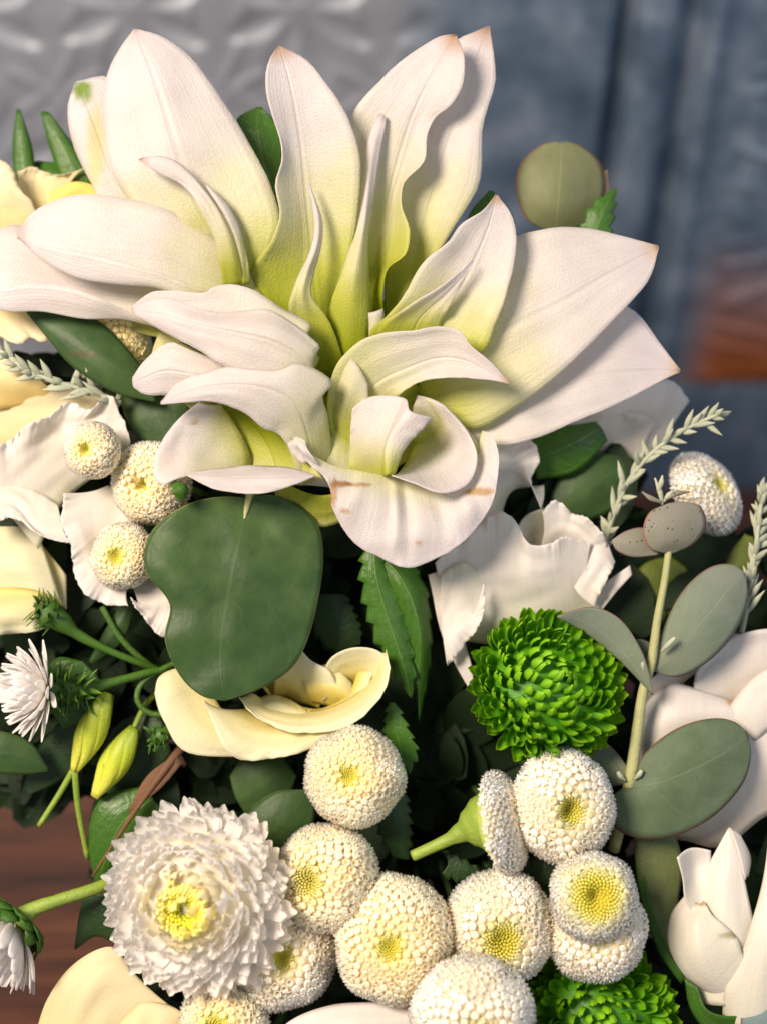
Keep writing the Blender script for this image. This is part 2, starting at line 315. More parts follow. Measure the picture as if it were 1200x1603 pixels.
# ------------------------------------------------------------------ setting: tin wall and wooden table
WALL_Y = 0.635
def onwall(x, y):
    r = RIGHT * ((x - 600) / FPX) + UP * ((801.5 - y) / FPX) + FWD
    k = (WALL_Y - CAM.y) / r.y; return CAM + r * k
def wall_px(X, Z):
    v = Vector((X, WALL_Y, Z)) - CAM; dz = v.dot(FWD)
    return 600 + v.dot(RIGHT) / dz * FPX, 801.5 - v.dot(UP) / dz * FPX
def build_wall():
    x0, x1, z0, z1 = -0.30, 0.32, 0.0, 0.36
    nx, nz = 460, 270
    xr1 = onwall(975, 150).x; xr2 = onwall(1078, 150).x
    zb = onwall(1150, 597).z; xe = onwall(720, 60).x; xp = onwall(1115, 500).x
    pit = 0.074
    cx0, cz0 = onwall(470, 15).x, onwall(470, 15).z
    def lens(X, Z):
        h = 0.0
        i = round((X - cx0) / pit); k = round((Z - cz0) / pit)
        for a in (-1, 0, 1):
            for b_ in (-1, 0, 1):
                dx = X - (cx0 + (i + a) * pit); dz = Z - (cz0 + (k + b_) * pit)
                r = math.hypot(dx, dz); an = math.atan2(dz, dx)
                if r < pit * .62:
                    for q in range(8):
                        da = (an - q * math.pi / 4 - .35 + math.pi) % (2 * math.pi) - math.pi
                        if abs(da) > .6: continue
                        u = r * math.cos(da) / (pit * .5); s = r * math.sin(da) / (pit * .085)
                        if 0.05 < u < 1.0:
                            wv = max(0, 1 - ((u - .52) / .48) ** 2) ** .8
                            if wv > 0 and abs(s) < wv: h = min(h, -(1 - (s / wv) ** 2) * wv)
                # ring ridges between the motifs
                h = h if h < -.05 else max(h, .6 * math.exp(-((r - pit * .66) / .0022) ** 2))
        return h
    verts, tint = [], []
    for k in range(nz + 1):
        Z = z0 + (z1 - z0) * k / nz
        for i in range(nx + 1):
            X = x0 + (x1 - x0) * i / nx
            lean = (Z - .3) * .10          # ribs lean a little
            Xl = X - lean * .35
            h = 0.0; brown_amt = 0.0; n0 = noise.noise(Vector((X * 14, Z * 14, 3)))
            me = max(0, min(1, (xe - Xl) / .03))
            if me > 0: h += .0014 * me * lens(X, Z)
            for xc, wd, dp in ((xr1, .0040, .012), (xr2, .0060, .010)):
                h -= dp * math.exp(-((Xl - xc) / wd) ** 2)
            if xr1 < Xl < xr2: h += .0040 * math.sin(math.pi * (Xl - xr1) / (xr2 - xr1))
            if Xl > xr2 + .004: h += .004 * math.exp(-((Xl - xr2 - .010) / .006) ** 2)
            # right-hand panel: pressed swirls above a flat lower border
            pm = max(0, min(1, (Xl - xp) / .012))
            if pm > 0 and Z > zb:
                sw = math.sin(60 * X * 2 + 9 * math.sin(Z * 70)) * math.cos(Z * 130 + 4 * n0)
                h += .0016 * pm * max(0, sw) + .002 * pm * min(1, (Z - zb) / .004)
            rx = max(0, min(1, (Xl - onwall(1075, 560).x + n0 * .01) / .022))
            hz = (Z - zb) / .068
            if Z > zb: brown_amt = rx * max(0, min(1, 1.15 - hz + n0 * .25))  # orange-brown patch above the lower border, fading out upward
            h += .0007 * noise.noise(Vector((X * 40, Z * 40, 0)))
            verts.append((X, WALL_Y - h, Z)); tint.append((brown_amt, me, 0))
    faces = []
    for k in range(nz):
        for i in range(nx):
            a = k * (nx + 1) + i; faces.append((a, a + 1, a + nx + 2, a + nx + 1))
    m, nt, b, out = nodes('galvanised_tin'); L = nt.links.new
    tc = N(nt, 'ShaderNodeTexCoord')
    n1 = N(nt, 'ShaderNodeTexNoise'); n1.inputs['Scale'].default_value = 38; n1.inputs['Detail'].default_value = 6; n1.inputs['Roughness'].default_value = .62; L(tc.outputs['Object'], n1.inputs['Vector'])
    rp = ramp(nt, [(.3, (.055, .09, .14)), (.5, (.10, .15, .215)), (.72, (.22, .275, .35))]); L(n1.outputs[0], rp.inputs[0])
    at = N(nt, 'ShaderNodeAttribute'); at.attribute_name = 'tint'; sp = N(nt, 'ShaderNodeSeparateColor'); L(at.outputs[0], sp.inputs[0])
    m2 = N(nt, 'ShaderNodeMixRGB'); m2.inputs[2].default_value = (.36, .365, .39, 1); mu = N(nt, 'ShaderNodeMath', operation='MULTIPLY'); mu.inputs[1].default_value = .6; L(sp.outputs[1], mu.inputs[0]); L(mu.outputs[0], m2.inputs[0]); L(rp.outputs[0], m2.inputs[1])  # embossed left part mixed paler: lamp light on the tin put into the colour
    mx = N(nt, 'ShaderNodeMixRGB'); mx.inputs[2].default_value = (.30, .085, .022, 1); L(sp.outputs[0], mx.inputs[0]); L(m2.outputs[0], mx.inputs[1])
    L(mx.outputs[0], b.inputs['Base Color'])
    b.inputs['Metallic'].default_value = .45
    mrr = N(nt, 'ShaderNodeMapRange'); mrr.inputs[3].default_value = .40; mrr.inputs[4].default_value = .62; L(n1.outputs[0], mrr.inputs[0]); L(mrr.outputs[0], b.inputs['Roughness'])
    n2 = N(nt, 'ShaderNodeTexNoise'); n2.inputs['Scale'].default_value = 220; L(tc.outputs['Object'], n2.inputs['Vector'])
    bp = N(nt, 'ShaderNodeBump'); bp.inputs['Strength'].default_value = .15; bp.inputs['Distance'].default_value = .001; L(n2.outputs[0], bp.inputs['Height']); L(bp.outputs[0], b.inputs['Normal'])
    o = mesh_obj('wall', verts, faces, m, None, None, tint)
    o['kind'] = 'structure'; o['label'] = 'blue grey embossed galvanised tin wall behind the bouquet'
    return o
build_wall()

def build_table():
    m, nt, b, out = nodes('red_brown_wood'); L = nt.links.new
    tc = N(nt, 'ShaderNodeTexCoord'); mp = N(nt, 'ShaderNodeMapping'); mp.inputs['Scale'].default_value = (6, 60, 60); mp.inputs['Rotation'].default_value = (0, 0, R(12)); L(tc.outputs['Object'], mp.inputs[0])
    n1 = N(nt, 'ShaderNodeTexNoise'); n1.inputs['Scale'].default_value = 1.6; n1.inputs['Detail'].default_value = 6; n1.inputs['Distortion'].default_value = .6; L(mp.outputs[0], n1.inputs['Vector'])
    rp = ramp(nt, [(.28, (.022, .008, .003)), (.5, (.062, .021, .008)), (.72, (.13, .047, .02))]); L(n1.outputs[0], rp.inputs[0])
    L(rp.outputs[0], b.inputs['Base Color']); b.inputs['Roughness'].default_value = .38
    bp = N(nt, 'ShaderNodeBump'); bp.inputs['Strength'].default_value = .2; bp.inputs['Distance'].default_value = .001; L(n1.outputs[0], bp.inputs['Height']); L(bp.outputs[0], b.inputs['Normal'])
    x0, x1, y0, y1, t = -.45, .45, .02, WALL_Y + .02, .03
    v = [(x0, y0, -t), (x1, y0, -t), (x1, y1, -t), (x0, y1, -t), (x0, y0, 0), (x1, y0, 0), (x1, y1, 0), (x0, y1, 0)]
    f = [(3, 2, 1, 0), (4, 5, 6, 7), (0, 1, 5, 4), (1, 2, 6, 5), (2, 3, 7, 6), (3, 0, 4, 7)]
    o = mesh_obj('table', v, f, m, None, smooth=False); o['kind'] = 'structure'; o['label'] = 'red brown wooden table top under the bouquet'
build_table()

# ------------------------------------------------------------------ the double lily
lily = thing('lily', 'huge open double white lily with lime green throat at the centre', 'lily', (510, 600, -70))
TIP = (.75, .55, .38)
def lp(rails, **kw): return petal(lily, rails, M_LILYP if (kw.get('swap') or kw.get('nv', 12) <= 8) else M_LILY, **{'und': 5.0, **({} if kw.get('swap') else {'ruffle': (2.6, 3.5, 'b')}), **kw})
# back petals
lp([[(300, 420, -90), (180, 360, -75), (150, 300, -65), (115, 225, -60), (107, 165, -60), (119, 128, -62)],
    [(310, 410, -85), (210, 340, -60), (175, 270, -48), (150, 200, -45), (130, 150, -50), (119, 128, -62)],
    [(330, 400, -90), (250, 340, -70), (215, 260, -65), (195, 180, -62), (170, 122, -60), (119, 128, -62)]], vr=(.35, 1), stains=[(130, 142, 14, 16, (.35, .55, .1)), (150, 230, 14, 60, (.98, .95, .6))])
lp([[(610, 600, -110), (600, 470, -100), (612, 350, -85), (650, 200, -75), (700, 75, -65), (762, 40, -62)],
    [(620, 600, -110), (640, 450, -85), (668, 330, -70), (705, 210, -58), (740, 110, -50), (763, 40, -60)],
    [(640, 600, -110), (665, 440, -80), (712, 355, -62), (750, 285, -48), (756, 190, -44), (776, 120, -45), (764, 40, -60)]], vr=(.1, 1), tip=TIP, wob=4)
# upper left
lp([[(395, 450, -60), (290, 425, -45), (215, 330, -30), (178, 275, -25), (163, 190, -22), (167, 125, -22), (185, 80, -22), (210, 45, -25)],
    [(400, 445, -55), (345, 380, -25), (300, 300, -4), (272, 215, 4), (245, 130, 2), (225, 80, -8), (211, 45, -25)],
    [(405, 440, -60), (425, 388, -15), (438, 350, -2), (426, 300, -2), (392, 228, -8), (345, 150, -12), (300, 92, -18), (250, 55, -22), (212, 45, -25)]], nu=36, nv=16, wob=3.5, vr=(.30, 1), tip=(.96, .9, .85))
# centre top
lp([[(505, 620, -110), (440, 500, -70), (395, 425, -45), (425, 375, -5), (438, 335, 5), (431, 290, 10), (441, 250, 8), (436, 210, 8), (424, 175, 12), (416, 130, 15), (422, 92, 12), (436, 71, 8)],
    [(512, 620, -110), (500, 500, -75), (488, 400, -45), (478, 290, -22), (466, 190, -4), (452, 120, 6), (436, 71, 8)],
    [(520, 620, -110), (528, 520, -75), (545, 420, -40), (562, 320, -15), (562, 240, 2), (545, 185, 8), (512, 132, 8), (478, 92, 5), (437, 71, 8)]], nu=44, nv=18, vr=(0, 1), tip=TIP, wob=3)
# upper right front, wavy right edge
lp([[(545, 610, -110), (535, 500, -85), (545, 380, -60), (552, 270, -45), (550, 180, -35), (592, 128, -30), (645, 83, -25), (690, 57, -18), (712, 54, -8)],
    [(555, 610, -110), (568, 500, -95), (590, 400, -75), (612, 290, -55), (642, 190, -30), (680, 110, -12), (713, 55, -8)],
    [(590, 610, -105), (600, 510, -85), (598, 455, -50), (606, 420, -35), (634, 397, -20), (640, 362, -25), (627, 318, -30), (632, 285, -28), (664, 250, -15), (668, 210, -22), (680, 185, -22), (706, 165, -8), (724, 132, 0), (727, 85, 2), (714, 55, -8)]], nu=56, nv=18, vr=(0, 1), tip=TIP, wob=2)
# right pair
lp([[(640, 640, -90), (740, 560, -85), (850, 500, -80), (950, 470, -70), (995, 490, -60), (1032, 538, -55), (1064, 580, -50)],
    [(645, 650, -90), (760, 630, -60), (860, 605, -48), (960, 585, -45), (1030, 580, -48), (1064, 581, -50)],
    [(660, 690, -90), (720, 692, -65), (790, 697, -45), (850, 682, -40), (900, 660, -38), (970, 630, -40), (1030, 597, -45), (1063, 582, -50)]], nu=36, nv=16, vr=(.45, 1.05), tip=(.95, .8, .6), wob=3)
lp([[(650, 590, -80), (730, 470, -60), (800, 375, -40), (850, 358, -32), (910, 357, -28), (970, 368, -25), (1029, 384, -22)],
    [(655, 600, -75), (720, 555, -38), (800, 512, -20), (880, 472, -13), (960, 425, -15), (1030, 386, -20)],
    [(665, 650, -75), (745, 672, -40), (815, 632, -22), (900, 562, -12), (970, 490, -10), (1015, 437, -12), (1030, 388, -20)]], nu=40, nv=18, vr=(.30, 1), tip=(.95, .8, .6), wob=2.5)
# right upright petal with its small petaloid
lp([[(585, 560, -60), (580, 520, -40), (605, 495, -15), (632, 462, 0), (662, 410, 5), (702, 378, 8), (722, 350, 8), (755, 328, 12), (774, 304, 10)],
    [(625, 570, -60), (665, 525, -30), (710, 465, -18), (745, 400, -8), (765, 350, 2), (775, 305, 10)],
    [(700, 580, -50), (755, 548, -5), (775, 505, 8), (795, 450, 12), (808, 395, 12), (803, 340, 10), (778, 305, 10)]], nu=36, nv=16, vr=(.18, 1), tip=(.75, .5, .3), wob=2)
lp([[(600, 535, -35), (590, 518, -20), (640, 478, 12), (690, 447, 18), (722, 422, 18), (738, 407, 18)],
    [(640, 540, -35), (655, 500, -8), (695, 462, 8), (725, 430, 14), (738, 408, 18)],
    [(690, 535, -35), (690, 505, -18), (708, 470, -2), (728, 435, 10), (739, 409, 18)]], vr=(.2, 1), nu=22)
# left pair: folded along the keel
lp([[(400, 470, -70), (250, 440, -62), (120, 410, -58), (30, 352, -55), (-30, 372, -52), (-70, 405, -50)],
    [(390, 515, -60), (270, 512, -40), (200, 497, -28), (130, 497, -22), (60, 483, -18), (0, 480, -15), (-70, 430, -25)],
    [(390, 505, -50), (270, 500, -22), (205, 490, -10), (160, 468, -2), (100, 447, 0), (40, 443, 0), (0, 449, 0), (-70, 425, -18)]], nu=36, nv=18, vr=(.42, 1), wob=2)
lp([[(415, 440, -55), (355, 388, -30), (295, 342, -20), (200, 311, -14), (112, 307, -12), (58, 328, -10), (27, 362, -2)],
    [(410, 480, -50), (310, 468, -20), (245, 444, 0), (190, 439, 6), (120, 430, 8), (62, 400, 5), (27, 368, 0)],
    [(405, 465, -40), (305, 448, 5), (243, 424, 20), (200, 412, 25), (130, 395, 24), (70, 385, 18), (28, 374, 5)]], nu=40, nv=20, vr=(.40, 1), wob=2, tip=(.85, .75, .7))
# petaloids
lp([[(470, 640, -40), (450, 700, -35), (440, 760, -30)], [(510, 640, -35), (500, 700, -22), (490, 760, -20)], [(560, 650, -40), (560, 710, -32), (560, 770, -30)]], vr=(.3, .6), nu=12, nv=10)
lp([[(352, 450, -30), (343, 400, 0), (318, 330, 22), (285, 290, 22), (250, 272, 26), (217, 250, 30)],
    [(368, 448, -22), (360, 400, 12), (334, 330, 28), (300, 284, 32), (262, 260, 34), (218, 250, 31)],
    [(384, 446, -30), (374, 400, 0), (348, 338, 20), (312, 286, 20), (276, 252, 24), (240, 244, 27), (218, 250, 30)]], nv=8, vr=(.3, 1), tip=(.9, .7, .6))
lp([[(375, 448, -30), (372, 400, -5), (352, 340, 10), (328, 300, 12), (322, 290, 8)],
    [(382, 446, -25), (378, 400, 2), (362, 345, 18), (340, 310, 20), (324, 290, 9)],
    [(392, 444, -30), (385, 400, -5), (374, 355, 5), (355, 318, 10), (326, 290, 8)]], nv=8, vr=(.35, .9))
lp([[(490, 590, -70), (455, 500, -25), (452, 475, -8), (462, 440, -5), (486, 390, -2), (491, 345, -2), (482, 288, -2)],
    [(520, 590, -70), (480, 500, -20), (472, 460, 5), (480, 425, 5), (494, 385, 8), (497, 345, 6), (483, 287, -1)],
    [(545, 590, -70), (515, 505, -25), (487, 457, -2), (492, 425, -8), (504, 385, -5), (505, 345, -5), (485, 288, -2)]], nv=8, vr=(.12, .95))
lp([[(538, 585, -75), (528, 535, -50), (517, 480, -35), (530, 440, -22), (550, 370, -28), (566, 290, -26), (576, 220, -26), (592, 178, -28)],
    [(555, 585, -70), (550, 530, -38), (550, 470, -18), (556, 420, -6), (566, 360, -16), (575, 290, -16), (586, 225, -20), (600, 179, -27)],
    [(575, 585, -75), (575, 535, -50), (582, 470, -38), (577, 420, -28), (577, 360, -32), (586, 290, -30), (596, 230, -30), (604, 184, -28)]], nv=8, vr=(.1, .95))
lp([[(540, 590, -80), (522, 540, -60), (512, 495, -55), (524, 460, -50)], [(555, 590, -80), (535, 540, -52), (528, 490, -45), (530, 455, -48)], [(570, 590, -80), (545, 540, -60), (540, 490, -55), (535, 460, -50)]], nv=6, nu=10, vr=(.05, .4))
lp([[(575, 540, -60), (568, 490, -45)], [(590, 545, -50), (585, 488, -35)], [(605, 540, -55), (600, 482, -40)]], nv=6, nu=8, vr=(.35, .7))
# front left group
lp([[(500, 560, -20), (481, 525, 10), (488, 510, 15), (488, 508, 15), (440, 480, 14), (398, 455, 14), (360, 444, 14), (332, 449, 18), (322, 457, 16), (270, 454, 12), (236, 457, 8), (208, 478, 4)],
    [(490, 580, -15), (450, 545, 10), (420, 520, 15), (370, 500, 12), (330, 490, 10), (280, 485, 8), (240, 478, 6), (208, 482, 4)],
    [(470, 600, -15), (420, 580, 5), (360, 560, 5), (300, 530, 5), (250, 505, 4), (210, 488, 2)]], nu=40, nv=12, vr=(.45, 1), wob=2)
lp([[(505, 590, -10), (486, 568, 20), (500, 545, 30), (501, 543, 30), (483, 525, 30), (482, 524, 30), (450, 500, 28), (420, 484, 26), (375, 487, 28), (338, 489, 30), (302, 480, 30), (262, 466, 28), (238, 470, 24), (207, 484, 12)],
    [(495, 610, 0), (478, 565, 42), (430, 535, 52), (370, 520, 52), (310, 508, 48), (255, 492, 38), (207, 486, 13)],
    [(480, 625, 0), (440, 592, 35), (390, 590, 35), (345, 568, 35), (295, 540, 34), (250, 516, 28), (220, 500, 18), (208, 489, 13)]], nu=44, nv=16, vr=(.52, 1), wob=2)
lp([[(420, 590, -10), (345, 565, 5), (300, 550, 8), (266, 538, 10), (230, 562, 10), (208, 590, 10)],
    [(410, 615, -5), (350, 595, 10), (300, 585, 18), (260, 580, 20), (230, 590, 16), (208, 600, 12)],
    [(400, 640, -10), (350, 630, 4), (300, 622, 8), (257, 618, 10), (225, 617, 10), (210, 607, 10)]], nu=24, vr=(.5, 1), wob=2)
lp([[(520, 720, -30), (512, 650, 5), (505, 615, 18), (521, 601, 28), (521, 599, 28), (478, 571, 40), (461, 569, 42), (441, 578, 42), (398, 578, 44), (359, 573, 46), (319, 583, 46), (282, 597, 44), (252, 629, 36)],
    [(495, 750, -20), (482, 680, 18), (465, 635, 45), (430, 612, 58), (385, 602, 62), (330, 605, 58), (285, 617, 48), (252, 630, 38)],
    [(470, 760, -15), (445, 690, 18), (430, 675, 24), (415, 671, 32), (385, 648, 46), (336, 631, 52), (290, 631, 46), (252, 633, 38)]], nu=44, nv=18, vr=(.42, 1), wob=2.5)
# lower left cup
lp([[(256, 760, 34), (242, 748, 26), (241, 730, 20), (248, 703, 10), (262, 678, 2), (284, 652, -4), (312, 630, -8)],
    [(300, 744, 24), (300, 725, 6), (303, 705, -4), (310, 680, -12), (322, 655, -15), (330, 635, -12)],
    [(395, 745, -45), (392, 715, -45), (380, 685, -40), (362, 655, -30), (345, 632, -18)]], swap=True, vr=(.95, .38), nu=20, nv=14, wob=2, stains=[(305, 660, 6, 5, (.75, .6, .4))])
lp([[(330, 628, -22), (375, 680, -50), (402, 745, -50)], [(372, 640, -35), (415, 690, -42), (435, 745, -35)], [(425, 662, 12), (470, 700, 8), (505, 750, 12)]], vr=(.12, .45), nu=16, nv=10)
lp([[(290, 742, 24), (300, 740, 22), (318, 736, 18), (360, 731, 4), (400, 728, -2), (450, 732, 6), (494, 744, 20)],
    [(291, 744, 28), (302, 746, 32), (325, 750, 38), (380, 748, 34), (440, 748, 34), (494, 744, 26)],
    [(292, 745, 28), (305, 751, 34), (335, 765, 40), (380, 772, 42), (432, 768, 42), (465, 757, 36), (493, 746, 26)]], nu=34, nv=10, vr=(.8, 1), wob=2)
lp([[(450, 690, 12), (455, 705, 16), (475, 728, 16)], [(462, 684, 20), (468, 702, 24), (485, 722, 22)], [(475, 690, 34), (482, 705, 36), (498, 728, 30)]], nu=10, nv=8, vr=(.7, 1))
# centre right scoop
lp([[(530, 720, -40), (514, 640, -20), (524, 575, 5), (560, 535, 22), (600, 521, 30), (645, 518, 36), (690, 511, 40), (718, 517, 42), (735, 541, 42), (765, 565, 46), (797, 599, 50)],
    [(565, 700, -50), (560, 640, -40), (590, 600, -15), (640, 575, 5), (690, 560, 16), (730, 565, 28), (765, 582, 40), (797, 600, 51)],
    [(610, 690, -50), (612, 640, -40), (626, 618, -5), (645, 604, 15), (672, 595, 26), (720, 590, 34), (765, 595, 44), (797, 602, 51)]], nu=46, nv=18, vr=(.24, 1), wob=2, tip=(.8, .65, .5))
lp([[(515, 720, -45), (512, 650, -30), (530, 585, -8), (548, 560, 2)], [(535, 730, -40), (535, 660, -22), (552, 600, 2), (562, 575, 8)], [(560, 740, -45), (560, 680, -32), (575, 640, -10), (575, 600, 0)]], vr=(.25, .6), nu=14, nv=8)
# lower right cup
lp([[(645, 690, -50), (645, 650, -35), (652, 618, -22)], [(690, 720, -55), (700, 670, -35), (690, 632, -15)], [(740, 740, -20), (748, 700, -8), (720, 660, -8)]], vr=(.2, .7), nu=16, nv=12)
lp([[(545, 745, -30), (548, 690, -15), (552, 640, -2)],
    [(570, 748, -25), (572, 690, 2), (582, 621, 8)],
    [(598, 746, 0), (602, 695, 22), (632, 623, 26)],
    [(604, 744, 40), (606, 700, 50), (642, 643, 52)],
    [(618, 742, 34), (632, 706, 38), (677, 653, 40)]], nu=24, nv=26, vr=(.3, .95), wob=2)
lp([[(625, 740, -20), (638, 720, -40), (650, 690, -55), (665, 670, -55), (675, 650, -45), (655, 620, -25)],
    [(618, 744, 20), (650, 735, -10), (680, 725, -25), (700, 705, -28), (700, 670, -22), (675, 628, -15)],
    [(612, 744, 46), (648, 757, 50), (692, 772, 52), (732, 757, 42), (746, 715, 26), (732, 678, 12), (694, 635, 0)]], nu=34, nv=16, swap=True, vr=(.25, 1), wob=2)
# bottom apron petal, bruised at its sides
lp([[(472, 700, 24), (520, 728, 16), (565, 738, 10), (610, 746, 6), (660, 752, 2), (710, 745, -3), (745, 705, -8), (755, 674, -8)],
    [(464, 699, 30), (515, 738, 26), (560, 764, 26), (608, 785, 26), (668, 790, 24), (722, 770, 16), (755, 722, 5), (763, 676, 0)],
    [(459, 696, 34), (504, 742, 32), (538, 792, 34), (602, 832, 38), (682, 830, 38), (742, 790, 30), (768, 724, 14), (767, 676, 5)],
    [(455, 690, 34), (490, 730, 32), (518, 755, 30), (520, 792, 28), (552, 846, 28), (590, 872, 28), (634, 888, 32), (690, 872, 34), (738, 835, 32), (770, 790, 28), (779, 722, 16), (770, 674, 8)]],
   nu=110, nv=50, swap=True, vr=(.5, 1), wob=4.5, wf=.02, und=0, ruffle=(2.5, 14), crease=[(.46, .018, 7), (.50, .02, -6), (.30, .03, 4), (.62, .03, -4), (.72, .02, 4)],
   stains=[(532, 758, 16, 5, (.62, .40, .22)), (522, 770, 6, 22, (.75, .55, .35)), (540, 800, 8, 4, (.8, .62, .42)), (750, 770, 24, 6, (.78, .58, .32)), (562, 759, 20, 3, (.75, .55, .35)), (654, 850, 5, 4, (.85, .72, .55))])
# pale backs under the cups and the throat itself
lp([[(420, 740, -45), (440, 790, -45), (500, 825, -50), (560, 800, -45), (590, 760, -40)], [(430, 735, -20), (455, 760, -18), (500, 775, -15), (545, 765, -15), (580, 740, -20)]], swap=True, vr=(.45, .2), nu=16, nv=8, name='petal')
lp([[(470, 480, -115), (430, 580, -100), (440, 680, -90), (500, 740, -80), (600, 760, -80)], [(520, 470, -120), (515, 560, -120), (530, 630, -110), (570, 680, -100), (640, 720, -80)], [(620, 470, -115), (620, 560, -105), (650, 600, -95), (690, 650, -85), (740, 700, -70)]], vr=(.02, .3), nu=18, nv=14, name='throat', wob=5)
lp([[(250, 520, -60), (330, 560, -60), (420, 600, -70)], [(240, 580, -45), (320, 620, -40), (420, 660, -60)], [(300, 640, -45), (360, 680, -60), (430, 700, -70)]], vr=(.5, .2), nu=14, nv=10)
lp([[(155, 500, -75), (220, 520, -70), (300, 540, -60)], [(170, 470, -85), (250, 480, -80), (330, 500, -70)]], vr=(.45, .3), nu=10, nv=6)
tube(lily, [(272, 756, 22), (282, 768, 26), (284, 782, 24)], [6, 13, 7], M_LEAF, 'sepal')
tube(lily, [(560, 720, -110), (600, 900, -220), (600, 1100, -380)], [16, 12], M_STEMD)

# ------------------------------------------------------------------ button pompons
def pom(x, y, d, r, n, label, lo=(1.0, .885, .58), hi=(.80, .70, .06), ctr=.17, flat=.72, N_=400, dimple=.35, stem=True, group='button pompons', seed=1, ry=1.0, hole=1.0, thmax=118):
    rs = random.Random(seed * 77 + 5); ctr *= 1.18
    k = (D0 - d * S) / FPX; Rr = r * k
    t = thing('button_pompon', label, 'pompon', (x, y, d), group, n)
    vo, fo, co, uo = [], [], [], []
    vc, fc, cc, uc = [], [], [], []
    ga = math.pi * (3 - math.sqrt(5)); tm = R(thmax)
    sp = Rr * math.sqrt(4.6 / N_)
    for i in range(N_):
        f = (i + .5) / N_
        ct = 1 - f * (1 - math.cos(tm)); th = math.acos(ct); ph = i * ga + rs.gauss(0, .006)
        rho = math.sin(th)
        if th > math.pi / 2: rho = 1 - (1 - rho) * .7
        zz = math.cos(th) * flat
        zz -= dimple * flat * math.exp(-(rho / .22) ** 2)
        j = 1 + .035 * noise.noise(Vector((rho * math.cos(ph) * 2.2, rho * math.sin(ph) * 2.2, seed * 5.1))) * 2
        pos = Vector((rho * math.cos(ph) * Rr * j, rho * math.sin(ph) * Rr * ry * j, zz * Rr * j))
        nrm = Vector((math.sin(th) * math.cos(ph) * flat, math.sin(th) * math.sin(ph) * flat, math.cos(th))).normalized()
        if rho < .3: nrm = (nrm + Vector((-math.cos(ph), -math.sin(ph), 0)) * .25 * dimple * 2).normalized()
        nrm = (nrm + Vector((rs.gauss(0, .035), rs.gauss(0, .035), rs.gauss(0, .035)))).normalized()
        q = nrm.to_track_quat('Z', 'Y'); rot = rs.random() * 6.28
        if rho < ctr * .92 and th < 1.2: continue
        cen = False
        s = sp * (1.0 + rs.gauss(0, .04)) * (.85 if cen else min(1.16, .8 + .5 * rho))
        mixc = 1 if cen else max(0, 1 - (rho - ctr) / .32) ** 1.4 * .62
        col = [a * (1 - mixc) + b_ * mixc for a, b_ in zip(lo, hi)]
        g_ = rs.uniform(.93, 1.03); col = [c_ * g_ for c_ in col]
        V, F, CC, U = (vc, fc, cc, uc) if cen else (vo, fo, co, uo)
        b0 = len(V)
        if cen:   # closed floret: a small bud
            for (rr, hh) in ((.52, -.5), (.58, .05), (.30, .38)):
                for a in range(5):
                    an = rot + a * 1.2566
                    V.append(pos + q @ Vector((math.cos(an) * rr * s, math.sin(an) * rr * s, hh * s))); CC.append(col); U.append((.5, .5))
            V.append(pos + q @ Vector((0, 0, .5 * s))); CC.append(col); U.append((.5, 1))
            for lev in (0, 5):
                for a in range(5): F.append((b0 + lev + a, b0 + lev + (a + 1) % 5, b0 + lev + 5 + (a + 1) % 5, b0 + lev + 5 + a))
            for a in range(5): F.append((b0 + 10 + a, b0 + 10 + (a + 1) % 5, b0 + 15))
        else:                                                          # tubular floret with five pointed lobes, wide open or nearly shut
            cl = noise.noise(Vector((pos.x / Rr * 1.7 + seed * 3.7, pos.y / Rr * 1.7, seed * 1.3)))
            op = 1.0 if (rho > ctr + .12 and cl + rs.gauss(0, .12) > -.10) else 0.0
            tl = .10 + .30 * rho * rho + rs.uniform(-.04, .08)
            for lev in range(4):
                for a in range(10):
                    an = rot + a * .6283; od = a % 2
                    if lev == 0: rr, hh = .34, -.6
                    elif lev == 1: rr, hh = .56, .02
                    elif lev == 2: rr, hh = (.66, .14 + tl) if od == 0 else (.57, .13)
                    else: rr, hh = (.42, .02) if op else ((.24, .24) if od == 0 else (.26, .12))
                    V.append(pos + q @ Vector((math.cos(an) * rr * s, math.sin(an) * rr * s, hh * s)))
                    CC.append(col if lev < 3 or not op else [c_ * f_ for c_, f_ in zip(col, (1, .94, .80))]); U.append((.5, .5))
            V.append(pos + q @ Vector((0, 0, (-.5 if op else .12) * s))); CC.append([c_ * f_ for c_, f_ in zip(col, (.95, .76, .42))] if op else col); U.append((.5, 1))
            for lev in (0, 10, 20):
                for a in range(10): F.append((b0 + lev + a, b0 + lev + (a + 1) % 10, b0 + lev + 10 + (a + 1) % 10, b0 + lev + 10 + a))
            for a in range(10): F.append((b0 + 30 + a, b0 + 30 + (a + 1) % 10, b0 + 40))
    nc = int(26 + 300 * ctr)
    for i in range(nc):          # the yellow eye: tight small buds
        rho = math.sqrt((i + .5) / nc) * ctr * 1.04; ph = i * ga
        zz = math.sqrt(1 - rho * rho) * flat - dimple * flat * math.exp(-(rho / .22) ** 2)
        pos = Vector((rho * math.cos(ph) * Rr, rho * math.sin(ph) * Rr * ry, zz * Rr)); s = ctr * Rr * 1.9 / math.sqrt(nc)
        q = Vector((-math.cos(ph) * .4 + rs.gauss(0, .12), -math.sin(ph) * .4 + rs.gauss(0, .12), 1)).normalized().to_track_quat('Z', 'Y')
        g_ = rs.uniform(.85, 1.08) * (.72 + .34 * rho / ctr); w_ = max(0, rho / ctr - .55) * .6
        col = [(b_ * (1 - w_) + a * w_) * g_ for a, b_ in zip(lo, hi)]; b0 = len(vc)
        for (rr, hh) in ((.5, -.8), (.55, .1), (.28, .5 + rs.uniform(-.1, .2))):
            for a in range(5): vc.append(pos + q @ Vector((math.cos(a * 1.2566 + i) * rr * s, math.sin(a * 1.2566 + i) * rr * s, hh * s))); cc.append(col); uc.append((.5, .5))
